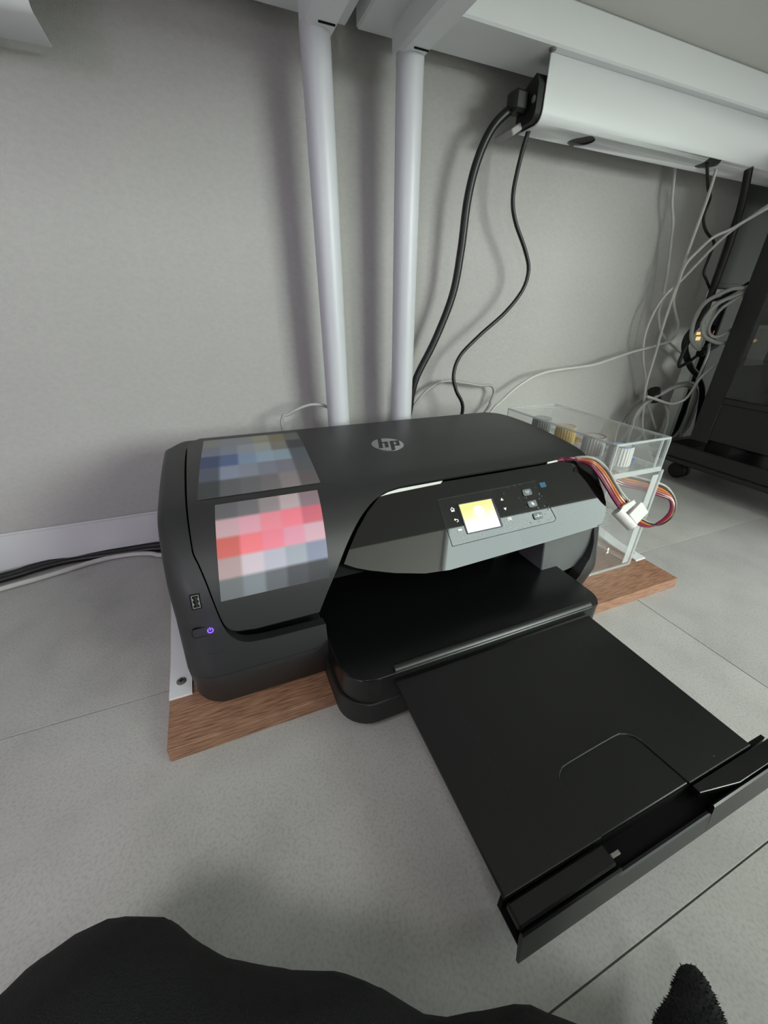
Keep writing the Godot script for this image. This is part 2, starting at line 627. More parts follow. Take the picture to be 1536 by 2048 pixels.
	groove.prism(rrect(0.0196, 0.0086, 0.0028), -0.002, 0.0003, pxf)
	part("button_groove", groove, M.core, case_left)
	var btn := MB.new()
	btn.prism(rrect(0.0186, 0.0076, 0.0024), -0.002, 0.0007, pxf, 0.0003)
	part("power_button", btn, dark, case_left)
	var pw := MB.new()
	var arc := []
	for k in 15:
		var a := deg_to_rad(90 + 38 + k * (360.0 - 76.0) / 14.0)
		arc.append(Vector2(0.0046, 0.0) + Vector2(cos(a), sin(a)) * 0.0021)
	pw.append(stroke(arc, 0.0009))
	pw.append(stroke([Vector2(0.0046, 0.0003), Vector2(0.0046, 0.0025)], 0.0009))
	part("power_sign", put(pw, pxf * Transform3D(Basis.IDENTITY, V3(0, 0, 0.0007))), M.led, case_left, 38.0, "glowing violet power sign")
	var pl0 := OmniLight3D.new()
	pl0.name = "power_sign_glow"
	pl0.light_color = Color(0.55, 0.4, 1.0)
	pl0.light_energy = 0.00002
	pl0.light_size = 0.002
	pl0.omni_range = 3.0
	pl0.omni_attenuation = 2.0
	pl0.shadow_enabled = true
	pl0.position = ps + V3(0.0046, pn.y * 0.004, pn.x * 0.004) - t.position
	t.add_child(pl0)
	# control panel: x to the right, v down the slope
	var pxb := Basis(Vector3(1, 0, 0), Vector3(0, 0.70711, -0.70711), Vector3(0, 0.70711, 0.70711))
	var P := Transform3D(pxb, V3(0, 0.186, -0.338))
	var outline := PackedVector2Array()
	for q in [Vector2(0.0893, 0.0587), Vector2(0.0987, 0.0446), Vector2(0.1103, 0.0292), Vector2(0.1250, 0.0131), Vector2(0.1424, -0.0012), Vector2(0.1543, -0.0037), Vector2(0.2170, -0.0055), Vector2(0.2933, -0.0058), Vector2(0.3684, -0.0071), Vector2(0.4249, -0.0086), Vector2(0.4323, 0.0001), Vector2(0.4331, 0.0212), Vector2(0.4315, 0.0415), Vector2(0.4286, 0.0544), Vector2(0.4195, 0.0693), Vector2(0.4083, 0.0776), Vector2(0.3958, 0.0809), Vector2(0.3715, 0.0819), Vector2(0.3254, 0.0837), Vector2(0.2558, 0.0859), Vector2(0.1935, 0.0878), Vector2(0.1659, 0.0852), Vector2(0.1357, 0.0779), Vector2(0.1121, 0.0701), Vector2(0.0995, 0.0649)]: outline.append(Vector2(q.x, -q.y))
	var pm := MB.new()
	pm.prism(outline, -0.0055, 0.0, P, 0.0)
	var panel := part("control_panel", pm, M.gloss, t, 30.0)
	var rows := MB.new()
	for k in 30:
		var yy := -0.008 - k * 0.0025
		rows.box(V3(0.350 if k < 22 else 0.29, yy - 0.00025, -0.0002), V3(0.4285 - 0.00001 * (k - 12) * (k - 12) - (0.004 if k > 24 else 0.0), yy + 0.00025, 0.00014), 0.00003, P)
	part("panel_ribs", rows, M.gloss, panel)
	var film := PackedVector2Array()
	for q in [Vector2(0.2043, 0.0135), Vector2(0.3381, 0.0117), Vector2(0.3454, 0.0603), Vector2(0.3411, 0.0632), Vector2(0.2044, 0.0653)]: film.append(Vector2(q.x, -q.y))
	var fe := MB.new()
	for i in film.size():
		var a := film[i]
		var b2 := film[(i + 1) % film.size()]
		fe.tube([P * V3(a.x, a.y, 0.0002), P * V3(b2.x, b2.y, 0.0002)], 0.00032, 6, 0.1)
	var fm := MB.new()
	fm.prism(film, 0.00005, 0.00025, P)
	var fp := part("protective_film", fm, M.film, panel)
	part("film_edge", fe, M.film_edge, fp)
	var bub := MB.new()
	var rng := RandomNumberGenerator.new()
	rng.seed = 7
	for k in 46:
		var u := Vector2(rng.randf_range(0.303, 0.343), -rng.randf_range(0.026, 0.060))
		if k > 38: u = Vector2(rng.randf_range(0.27, 0.335), -rng.randf_range(0.012, 0.02))
		var rr := rng.randf_range(0.0002, 0.0008)
		var blob := PackedVector2Array()
		for j in 6: blob.append(u + Vector2(cos(j * TAU / 6) * rr * rng.randf_range(0.5, 1.6), sin(j * TAU / 6) * rr * rng.randf_range(0.5, 1.6)))
		bub.prism(Geometry2D.convex_hull(blob), 0.0002, 0.0004, P)
	part("film_bubbles", bub, M.film_bubble, fp)
	var tab := MB.new()
	tab.prism(moved(rrect(0.0085, 0.0062, 0.001), Vector2(Vector2(0.3451, 0.0179).x, -Vector2(0.3451, 0.0179).y)), 0.0002, 0.0007, P)
	part("film_tab", tab, M.blue_tab, panel, 38.0, "small blue pull tab")
	# screen
	var sc := MB.new()
	sc.prism(moved(rrect(0.0465, 0.0345, 0.0015), Vector2(0.2487, -0.0392)), 0.0001, 0.0007, P)
	var bez := part("screen_frame", sc, M.screen_frame, panel)
	var sm := MB.new()
	sm.has_uv = true
	var q0 := [V3(0.2268, -0.0553, 0.0009), V3(0.2688, -0.0553, 0.0009), V3(0.2688, -0.0231, 0.0009), V3(0.2268, -0.0231, 0.0009)]
	sm.triuv(P * q0[0], P * q0[1], P * q0[2], Vector2(0, 1), Vector2(1, 1), Vector2(1, 0))
	sm.triuv(P * q0[0], P * q0[2], P * q0[3], Vector2(0, 1), Vector2(1, 0), Vector2(0, 0))
	part("screen", sm, M.screen, bez, 38.0, "lit pale yellow screen")
	var sl := AreaLight3D.new()
	sl.name = "screen_glow"
	sl.area_size = Vector2(0.042, 0.032)
	sl.light_energy = 0.0006
	sl.light_color = Color(1.0, 1.0, 0.85)
	sl.area_range = 3.0
	sl.area_attenuation = 2.0
	sl.shadow_enabled = true
	sl.transform = Transform3D(pxb, P * V3(0.2478, -0.0392, 0.0012) - t.position - panel.position)
	panel.add_child(sl)
	# signs beside the screen
	var flip := func(q: Vector2) -> Vector3: return V3(q.x, -q.y, 0.0004)
	var home := MB.new()
	home.append(stroke([Vector2(-0.0022, 0.0002), Vector2(0, 0.0023), Vector2(0.0022, 0.0002)], 0.0006))
	home.append(stroke([Vector2(-0.0016, 0.0), Vector2(-0.0016, -0.0021), Vector2(-0.0006, -0.0021), Vector2(-0.0006, -0.0007), Vector2(0.0006, -0.0007), Vector2(0.0006, -0.0021), Vector2(0.0016, -0.0021), Vector2(0.0016, 0.0)], 0.0005))
	part("home_sign", put(home, P * Transform3D(Basis.IDENTITY, flip.call(Vector2(0.2177, 0.0270)))), M.white_glow_print, panel)
	var bk := MB.new()
	bk.append(stroke([Vector2(-0.0018, 0.0010), Vector2(0.0006, 0.0010), Vector2(0.0017, 0.0004), Vector2(0.0020, -0.0005), Vector2(0.0014, -0.0015), Vector2(0.0002, -0.0018)], 0.0006))
	bk.prism(PackedVector2Array([Vector2(-0.0026, 0.0010), Vector2(-0.0010, 0.0024), Vector2(-0.0010, -0.0004)]), 0.0, 0.0003, Transform3D.IDENTITY)
	part("return_sign", put(bk, P * Transform3D(Basis.IDENTITY, flip.call(Vector2(0.2183, 0.0393)))), M.white_glow_print, panel)
	var ds := MB.new()
	ds.prism(rrect(0.0046, 0.0017, 0.0006), 0.0, 0.0003, Transform3D.IDENTITY)
	part("dash_sign", put(ds, P * Transform3D(Basis.IDENTITY, flip.call(Vector2(0.2187, 0.0501)))), M.white_glow_print, panel)
	var au := MB.new()
	au.prism(PackedVector2Array([Vector2(-0.0018, -0.0013), Vector2(0.0018, -0.0013), Vector2(0, 0.0017)]), 0.0, 0.0003, Transform3D.IDENTITY)
	part("arrow_up", put(au, P * Transform3D(Basis.IDENTITY, flip.call(Vector2(0.2824, 0.0260)))), M.white_glow_print, panel)
	part("arrow_down", put(au, P * Transform3D(Basis(Vector3(-1, 0, 0), Vector3(0, -1, 0), Vector3(0, 0, 1)), flip.call(Vector2(0.2824, 0.0375)))), M.white_glow_print, panel)
	var tm := TextMesh.new()
	var sf := SystemFont.new()
	sf.font_names = PackedStringArray(["Droid Sans"])
	sf.font_weight = 700
	tm.font = sf
	tm.text = "OK"
	tm.font_size = 32
	tm.pixel_size = 0.00013
	tm.depth = 0.0003
	tm.material = M.white_glow_print
	var tn := MeshInstance3D.new()
	tn.name = "ok_sign"
	tn.mesh = tm
	tn.transform = P * Transform3D(Basis.IDENTITY, flip.call(Vector2(0.2832, 0.0495)))
	tn.position -= t.position + panel.position
	panel.add_child(tn)
	var bi := 0
	for q in [Vector2(0.3192, 0.0234), Vector2(0.3203, 0.0379), Vector2(0.3216, 0.0529)]:
		var kb := MB.new()
		kb.prism(rrect(0.0125, 0.0076, 0.0022), 0.0001, 0.0009, Transform3D.IDENTITY, 0.0003)
		var key := part("key", put(kb, P * Transform3D(Basis.IDENTITY, flip.call(q))), M.key, panel)
		var sg := MB.new()
		if bi == 0:
			sg.append(stroke([Vector2(0, -0.0022), Vector2(0, 0.0006)], 0.0006))
			for s in [-1.0, 1.0]:
				sg.append(stroke([Vector2(0.0010 * s, 0.0016), Vector2(0.0013 * s, 0.0006), Vector2(0.0010 * s, -0.0004)], 0.0004))
				sg.append(stroke([Vector2(0.0019 * s, 0.0021), Vector2(0.0023 * s, 0.0006), Vector2(0.0019 * s, -0.0009)], 0.0004))
		elif bi == 1:
			sg.prism(PackedVector2Array([Vector2(-0.0018, 0.0018), Vector2(0.0006, 0.0018), Vector2(0.0012, 0.0012), Vector2(0.0012, -0.0006), Vector2(0.0022, -0.0006), Vector2(0.0022, -0.0018), Vector2(-0.0004, -0.0018), Vector2(-0.0018, -0.0004)]), 0.0, 0.0003, Transform3D.IDENTITY)
		else:
			sg.append(stroke([Vector2(-0.0045, -0.0004), Vector2(0.0045, -0.0004)], 0.0007))
			sg.append(stroke([Vector2(0, -0.0010), Vector2(0, 0.0015)], 0.0012))
		part("key_sign", put(sg, P * Transform3D(Basis.IDENTITY, flip.call(q) + V3(0, 0, 0.0009))), M.key_print, key)
		bi += 1
	# pale strips between the lid and the panel
	var strip := MB.new()
	strip.prism(PackedVector2Array([Vector2(0.1425, 0.0006), Vector2(0.152, 0.0038), Vector2(0.165, 0.0056), Vector2(0.2175, 0.0068), Vector2(0.2140, 0.0040), Vector2(0.155, 0.0018)]), -0.0010, 0.0003, P)
	part("paper_strip", strip, M.paper, t, 38.0, "white strip of paper under the lid's edge")
	var strip2 := MB.new()
	strip2.prism(PackedVector2Array([Vector2(0.3640, 0.0072), Vector2(0.3810, 0.0082), Vector2(0.3800, 0.0100), Vector2(0.3650, 0.0092)]), -0.0010, 0.0006, P)
	part("paper_strip", strip2, M.paper, t)
	# grey plate at the right end of the output slot
	var pl := MB.new()
	pl.prism(PackedVector2Array([Vector2(0.3420, 0.0620), Vector2(0.3775, 0.0600), Vector2(0.3970, 0.0630), Vector2(0.4090, 0.0690), Vector2(0.4135, 0.0780), Vector2(0.4150, 0.0900), Vector2(0.4130, 0.1080), Vector2(0.4110, 0.1300), Vector2(0.3330, 0.1300)]), -0.336, -0.294, Transform3D.IDENTITY, 0.001)
	part("slot_plate", pl, M.plate, t)
	# paper drawer with the output shelf on top
	var up := xz_rounded(0.0660, 0.366, -0.42, -0.2195, 0.030, 0.022)
	var xfy := Transform3D(Basis(Vector3(1, 0, 0), Vector3(0, 0, -1), Vector3(0, 1, 0)), Vector3.ZERO)
	var d1 := MB.new()
	d1.prism(up, 0.044, 0.0725, xfy, 0.0012)
	var drawer := part("paper_drawer", d1, M.base, t, 45.0)
	var d2 := MB.new()
	d2.prism(xz_rounded(0.0635, 0.3668, -0.40, -0.2185, 0.030, 0.022), 0.0185, 0.0435, xfy, 0.0010)
	part("drawer_base", d2, M.base_matt, t, 45.0)
	var bar := MB.new()
	bar.tube([V3(0.1105, 0.0715, -0.2255), V3(0.1112, 0.0715, -0.2255), V3(0.3440, 0.0715, -0.2255), V3(0.3447, 0.0715, -0.2255)], 0.0046, 16, 0.05)
	part("hinge_bar", bar, M.hinge, t)
	# output tray
	var tp := PackedVector2Array([Vector2(0.1090, 0.2175), Vector2(0.3385, 0.2175), Vector2(0.3385, 0.0628), Vector2(0.2665, 0.0628), Vector2(0.2628, 0.0960), Vector2(0.2612, 0.1010), Vector2(0.2575, 0.1050), Vector2(0.2520, 0.1072), Vector2(0.2450, 0.1078), Vector2(0.1960, 0.1057), Vector2(0.1900, 0.1049), Vector2(0.1860, 0.1030), Vector2(0.1830, 0.1000), Vector2(0.1815, 0.0628), Vector2(0.1060, 0.0628)])
	var tr := MB.new()
	tr.prism(tp, 0.0620, 0.0650, xfy, 0.0006)
	var tray := part("output_tray", tr, M.tray, t, 45.0)
	var th := MB.new()
	th.box(V3(0.180, 0.0600, -0.1085), V3(0.2680, 0.0634, -0.0636), 0.0006)
	part("thumb_recess", th, M.tray, tray)
	var lipm := MB.new()
	lipm.tube([V3(0.1805, 0.0648, -0.0965), V3(0.1835, 0.0649, -0.1015), V3(0.1880, 0.0650, -0.1042), V3(0.1960, 0.0650, -0.1060), V3(0.2450, 0.0650, -0.1081), V3(0.2520, 0.0650, -0.1075)], 0.0006, 6, 0.004)
	part("recess_rim", lipm, M.hinge, tray)
	part("tray_rib", bx(V3(0.3015, 0.0648, -0.198), V3(0.3035, 0.0651, -0.068), 0.0002), M.tray, tray)
	part("tray_rib", bx(V3(0.1440, 0.0648, -0.198), V3(0.1455, 0.0651, -0.068), 0.0002), M.tray, tray)
	# the stop folded down at the tray's end
	var face := PackedVector2Array([Vector2(0.0490, 0.0600), Vector2(0.0478, 0.0612), Vector2(0.0466, 0.0600), Vector2(0.0436, 0.0332), Vector2(0.0454, 0.0325), Vector2(0.0488, 0.0540)])
	var fl := MB.new()
	fl.prism(face, 0.1065, 0.1815, xfz, 0.0)
	var low := PackedVector2Array([Vector2(0.0488, 0.0530), Vector2(0.0472, 0.0535), Vector2(0.0460, 0.0530), Vector2(0.0436, 0.0332), Vector2(0.0454, 0.0325)])
	fl.prism(low, 0.1815, 0.2700, xfz, 0.0)
	fl.prism(face, 0.2700, 0.3620, xfz, 0.0)
	var stop := part("tray_stop", fl, M.stop, tray, 22.0)
	part("stop_bar", bx(V3(0.1065, 0.0570, -0.0612), V3(0.1800, 0.0630, -0.0495), 0.0012), M.stop, stop)
	var rb := MB.new()
	rb.prism(PackedVector2Array([Vector2(0.2680, 0.0612), Vector2(0.3620, 0.0612), Vector2(0.3620, 0.0495), Vector2(0.3020, 0.0495), Vector2(0.2680, 0.0560)]), 0.0570, 0.0630, xfy, 0.0004)
	part("stop_bar", rb, M.stop, stop)
	var mid := MB.new()
	mid.box(V3(0.1065, 0.0460, -0.0660), V3(0.3620, 0.0480, -0.0475), 0.0002)
	mid.box(V3(0.1065, 0.0480, -0.0660), V3(0.3620, 0.0595, -0.0630), 0.0002)
	part("stop_hollow", mid, M.core, stop)  # near black stands in for the shade inside the hollow
	var clip := MB.new()
	clip.box(V3(0.1830, 0.0560, -0.0560), V3(0.1900, 0.0575, -0.0535), 0.0003)
	part("stop_clip", clip, M.steel, stop, 38.0, "small pale metal clip")
	for q in [[-0.03, -0.33], [0.40, -0.33], [-0.03, -0.51], [0.40, -0.51]]:
		var ft := MB.new()
		ft.lathe([Vector2(0.010, 0.0), Vector2(0.010, 0.006)], 16, Transform3D(Basis.IDENTITY, V3(q[0], 0.0162, q[1])))
		part("rubber_foot", ft, M.core, t)

func xz_rounded(x0: float, x1: float, z0: float, z1: float, rl: float, rr: float) -> PackedVector2Array:
	# outline seen from above in (x, -z); the two front corners are rounded
	var p := PackedVector2Array()
	p.append(Vector2(x0, -z0))
	for k in 9:
		var a := PI + k * PI / 16
		p.append(Vector2(x0 + rl + cos(a) * rl, -z1 + rl + sin(a) * rl))
	for k in 9:
		var a := 1.5 * PI + k * PI / 16
		p.append(Vector2(x1 - rr + cos(a) * rr, -z1 + rr + sin(a) * rr))
	p.append(Vector2(x1, -z0))
	return p

func make_sticker(called: String, label: String, x0: float, x1: float, s0: float, s1: float, mat: Material, skew: float) -> void:
	var b := MB.new()
	b.has_uv = true
	var nx := 8
	var ns := 24
	for i in nx:
		for j in ns:
			var u0 := float(i) / nx
			var u1 := float(i + 1) / nx
			var w0 := float(j) / ns
			var w1 := float(j + 1) / ns
			var q := []
			for c in [[u0, w0], [u1, w0], [u1, w1], [u0, w1]]:
				q.append(shell(lerpf(x0, x1, c[0]) + skew * c[1], lerpf(s0, s1, c[1]), 0.0021))
			b.triuv(q[0], q[1], q[2], Vector2(u0, 1 - w0), Vector2(u1, 1 - w0), Vector2(u1, 1 - w1))
			b.triuv(q[0], q[2], q[3], Vector2(u0, 1 - w0), Vector2(u1, 1 - w1), Vector2(u0, 1 - w1))
	var o := part(called, b, mat, null, 60.0)
	tag(o, label, "sticker")

# ---------------------------------------------------------------- the room
func cells_image(rows: Array, big: int) -> ImageTexture:  # coarse colour cells repeat a pixelated patch on the lid
	var im := Image.create(rows[0].size(), rows.size(), false, Image.FORMAT_RGB8)
	for y in rows.size():
		for x in rows[y].size():
			im.set_pixel(x, y, Color.hex(((rows[y][x] as int) << 8) | 0xff))
	im.resize(rows[0].size() * big, rows.size() * big, Image.INTERPOLATE_NEAREST)
	var small := im.duplicate()
	im.resize(rows[0].size() * 6, rows.size() * 6, Image.INTERPOLATE_BILINEAR)
	im.resize(rows[0].size() * big, rows.size() * big, Image.INTERPOLATE_BILINEAR)
	return ImageTexture.create_from_image(im)

func screen_image() -> ImageTexture:
	var im := Image.create(210, 160, false, Image.FORMAT_RGB8)
	for y in 160:
		for x in 210:
			var v := y / 160.0
			var c := Color(0.86, 0.86, 0.52).lerp(Color(0.96, 0.98, 0.96), smoothstep(0.1, 0.85, v + (x - 105) * 0.001))
			var d := Vector2((x - 108) / 34.0, (y - 55) / 32.0).length()
			c = c.lerp(Color.WHITE, 1.0 - smoothstep(0.92, 1.08, d))
			if y > 104 and y < 118 and x > 26 and x < 172: c = c.lerp(Color(0.93, 0.99, 0.98), 0.7)
			im.set_pixel(x, y, c)
	return ImageTexture.create_from_image(im)

func make_materials() -> void:
	var m := plain(Color(0.160, 0.160, 0.163), 0.47)
	M.plastic = m
	m = m.duplicate()
	m.albedo_color = Color(0.172, 0.171, 0.172)
	m.roughness = 0.42
	M.lid = m
	m = m.duplicate()
	m.albedo_color = Color(0.058, 0.059, 0.060)
	m.roughness = 0.42
	M.tray = m
	M.stop = plain(Color(0.060, 0.060, 0.064), 0.30)
	M.base = plain(Color(0.045, 0.045, 0.047), 0.28)
	M.base_matt = plain(Color(0.115, 0.115, 0.118), 0.5)
	M.core = plain(Color(0.02, 0.02, 0.02), 0.7, 0.0, 0.3)  # near black; darkens gaps and hollows where shade falls
	M.gloss = plain(Color(0.03, 0.03, 0.032), 0.03, 0.0, 0.9)
	M.plate = plain(Color(0.36, 0.37, 0.37), 0.5)
	M.hinge = plain(Color(0.135, 0.138, 0.138), 0.32)
	M.silver = plain(Color(0.72, 0.72, 0.72), 0.35, 0.8)
	M.steel = plain(Color(0.62, 0.62, 0.60), 0.4, 0.7)
	M.lid_print = plain(Color(0.17, 0.17, 0.17), 0.5)
	M.paper = plain(Color(0.86, 0.86, 0.84), 0.8)
	M.blue_tab = plain(Color(0.16, 0.35, 0.46), 0.4)
	M.key = plain(Color(0.42, 0.44, 0.45), 0.35)
	M.key_print = plain(Color(0.85, 0.86, 0.86), 0.5)
	M.white_glow_print = plain(Color(0.92, 0.92, 0.90), 0.5)
	M.white_glow_print.emission_enabled = true
	M.white_glow_print.emission = Color(0.9, 0.92, 0.9)
	M.white_glow_print.emission_energy_multiplier = 0.25  # faint glow built into the print, on panel signs and tank numeral
	M.screen_frame = plain(Color(0.16, 0.14, 0.22), 0.2)
	m = StandardMaterial3D.new()
	m.albedo_color = Color.BLACK
	m.roughness = 0.15
	m.emission_enabled = true
	m.emission_texture = screen_image()
	m.emission = Color.BLACK
	m.emission_energy_multiplier = 0.58
	M.screen = m
	m = plain(Color.BLACK, 0.4)
	m.emission_enabled = true
	m.emission = Color(0.50, 0.36, 0.95)
	m.emission_energy_multiplier = 0.9
	M.led = m
	m = plain(Color(0.5, 0.5, 0.5, 0.01), 0.02, 0.0, 0.15)
	m.transparency = BaseMaterial3D.TRANSPARENCY_ALPHA
	M.film = m
	M.film_edge = plain(Color(0.20, 0.21, 0.21), 0.3)
	M.film_bubble = plain(Color(0.45, 0.48, 0.49), 0.3)
	# walls and floor
	m = plain(Color.WHITE, 0.9)
	m.albedo_texture = noise_tex(0.02, 11, 4, ramp([[0.0, Color(0.670, 0.663, 0.652)], [1.0, Color(0.695, 0.688, 0.677)]]))
	m.heightmap_enabled = true
	m.heightmap_texture = noise_tex(0.12, 5, 4, null, 512)
	m.heightmap_scale = 0.05
	triplanar(m, Vector3(9, 14, 9))
	M.wall = m
	M.room = plain(Color(0.80, 0.79, 0.77), 0.9)
	var tile_ramp := ramp([[0.0, Color(0.705, 0.70, 0.685)], [0.45, Color(0.74, 0.735, 0.72)], [1.0, Color(0.765, 0.76, 0.745)]])
	var specks := noise_tex(0.16, 21, 5, ramp([[0.0, Color(0.88, 0.88, 0.88)], [0.38, Color(0.965, 0.965, 0.965)], [0.6, Color(1, 1, 1)], [1.0, Color(1, 1, 1)]]), 1024)
	for k in 3:
		m = plain(Color.WHITE.lerp(Color(0.96, 0.96, 0.97), k * 0.5), 0.55)
		m.albedo_texture = noise_tex(0.006, 31 + k, 5, tile_ramp, 1024)
		m.detail_enabled = true
		m.detail_albedo = specks
		m.detail_blend_mode = BaseMaterial3D.BLEND_MODE_MUL
		m.detail_uv_layer = BaseMaterial3D.DETAIL_UV_1
		m.heightmap_enabled = true
		m.heightmap_texture = specks
		m.heightmap_scale = 0.02
		triplanar(m, Vector3(1.9, 1.9, 1.9))
		M["tile%d" % k] = m
	M.grout = plain(Color(0.42, 0.40, 0.38), 0.9)
	M.base_board = plain(Color(0.80, 0.80, 0.81), 0.45)
	M.powder_pole = plain(Color(0.775, 0.78, 0.80), 0.42)  # same coat as the beam, darkened against strong lamp light on the poles
	M.powder = plain(Color(0.90, 0.905, 0.915), 0.42)
	M.powder_desk = plain(Color(0.86, 0.86, 0.84), 0.7)
	M.screw = plain(Color(0.50, 0.49, 0.47), 0.45, 0.6)
	# wood
	m = plain(Color.WHITE, 0.55)
	m.albedo_texture = noise_tex(0.03, 41, 5, ramp([[0.0, Color(0.40, 0.28, 0.215)], [0.36, Color(0.56, 0.41, 0.32)], [0.60, Color(0.64, 0.48, 0.385)], [1.0, Color(0.72, 0.56, 0.46)]]), 1024)
	triplanar(m, Vector3(1.1, 16, 16))
	M.wood = m
	M.cable_black = plain(Color(0.05, 0.05, 0.052), 0.42)
	M.cable_white = plain(Color(0.74, 0.735, 0.72), 0.45)
	M.cable_grey = plain(Color(0.62, 0.62, 0.61), 0.5)
	m = plain(Color(0.80, 0.83, 0.83, 0.05), 0.02)
	m.transparency = BaseMaterial3D.TRANSPARENCY_ALPHA
	M.acrylic = m
	m = plain(Color(0.88, 0.91, 0.91, 0.40), 0.18)
	m.transparency = BaseMaterial3D.TRANSPARENCY_ALPHA
	M.acrylic_edge_highlight = m  # whitish strips carry the bright light caught in clear edges
	m = plain(Color(0.05, 0.06, 0.06, 0.10), 0.02)
	m.transparency = BaseMaterial3D.TRANSPARENCY_ALPHA
	M.window_glass = m
	m = plain(Color(0.06, 0.06, 0.065, 0.55), 0.03)
	m.transparency = BaseMaterial3D.TRANSPARENCY_ALPHA
	M.case_glass = m
	M.case = plain(Color(0.115, 0.115, 0.118), 0.5)
	M.case_dark = plain(Color(0.06, 0.06, 0.06), 0.6)
	M.white_plastic = plain(Color(0.86, 0.855, 0.84), 0.5)
	M.fan = plain(Color(0.72, 0.76, 0.80), 0.4)
	# cloth
	m = plain(Color(0.032, 0.032, 0.042), 0.95)
	m.rim_enabled = true
	m.rim = 0.03
	m.heightmap_enabled = true
	m.heightmap_texture = noise_tex(0.2, 51, 3, null, 512)
	m.heightmap_scale = 0.06
	triplanar(m, Vector3(12, 12, 12))
	M.cloth = m
	m = m.duplicate()
	m.albedo_color = Color(0.065, 0.067, 0.078)
	M.fuzz = m
	M.skin = plain(Color(0.72, 0.54, 0.45), 0.6)
	M.hair = plain(Color(0.05, 0.045, 0.04), 0.6)
	for q in [["ink_clear", Color(0.70, 0.69, 0.67)], ["ink_grey", Color(0.11, 0.11, 0.115)], ["ink_orange", Color(0.72, 0.42, 0.10)], ["ink_peach", Color(0.66, 0.36, 0.26)], ["ink_magenta", Color(0.42, 0.09, 0.24)], ["ink_crimson", Color(0.46, 0.12, 0.18)]]:
		M[q[0]] = plain(q[1], 0.25)
	m = StandardMaterial3D.new()
	m.albedo_texture = cells_image([[0x8d8c88, 0x8c8f98, 0x8f9092, 0x9a9787, 0x857d68, 0x6a6a68], [0x7f8494, 0x8a90a0, 0x9ca0ac, 0xa6a9a8, 0x86827c, 0x48494c], [0x4b5478, 0x5f6f9a, 0x8c9ebc, 0x9cb0c4, 0x98a8b8, 0x5c626a], [0x5e6474, 0x959cb2, 0x9296a6, 0x878998, 0x82808e, 0x606468], [0x484a4c, 0x68686c, 0x707074, 0x7c767a, 0x948a8c, 0x6c6466]], 40)
	m.roughness = 0.6
	M.sticker_blue = m
	m = StandardMaterial3D.new()
	m.albedo_texture = cells_image([[0x68666a, 0x747074, 0x968a8e, 0xbca8ac, 0x8e7880], [0xc4a0a8, 0xd89cab, 0xe48896, 0xea7c8c, 0xca6a78], [0xc8625c, 0xe87880, 0xe47f90, 0xd892a6, 0xcca4b0], [0xa89090, 0xc4b4be, 0xacaab8, 0x989ca6, 0x80859a], [0x646869, 0x747a80, 0x585a60, 0x404046, 0x343438]], 40)
	m.roughness = 0.6
	M.sticker_pink = m
	m = plain(Color.BLACK, 0.5)
	m.emission_enabled = true
	m.emission = Color(0.92, 0.95, 0.90)
	m.emission_energy_multiplier = 3.0
	M.lamp_glow = m
	for q in [["lit_amber", Color(1.0, 0.55, 0.16), 4.5], ["lit_cream", Color(1.0, 0.80, 0.42), 0.7], ["lit_rose", Color(0.9, 0.6, 0.45), 0.5]]:
		m = plain(Color.BLACK, 0.5)
		m.emission_enabled = true
		m.emission = q[1]
		m.emission_energy_multiplier = q[2]
		M[q[0]] = m
	M.far = plain(Color(0.12, 0.12, 0.14), 0.8)

const WZ := -0.6535

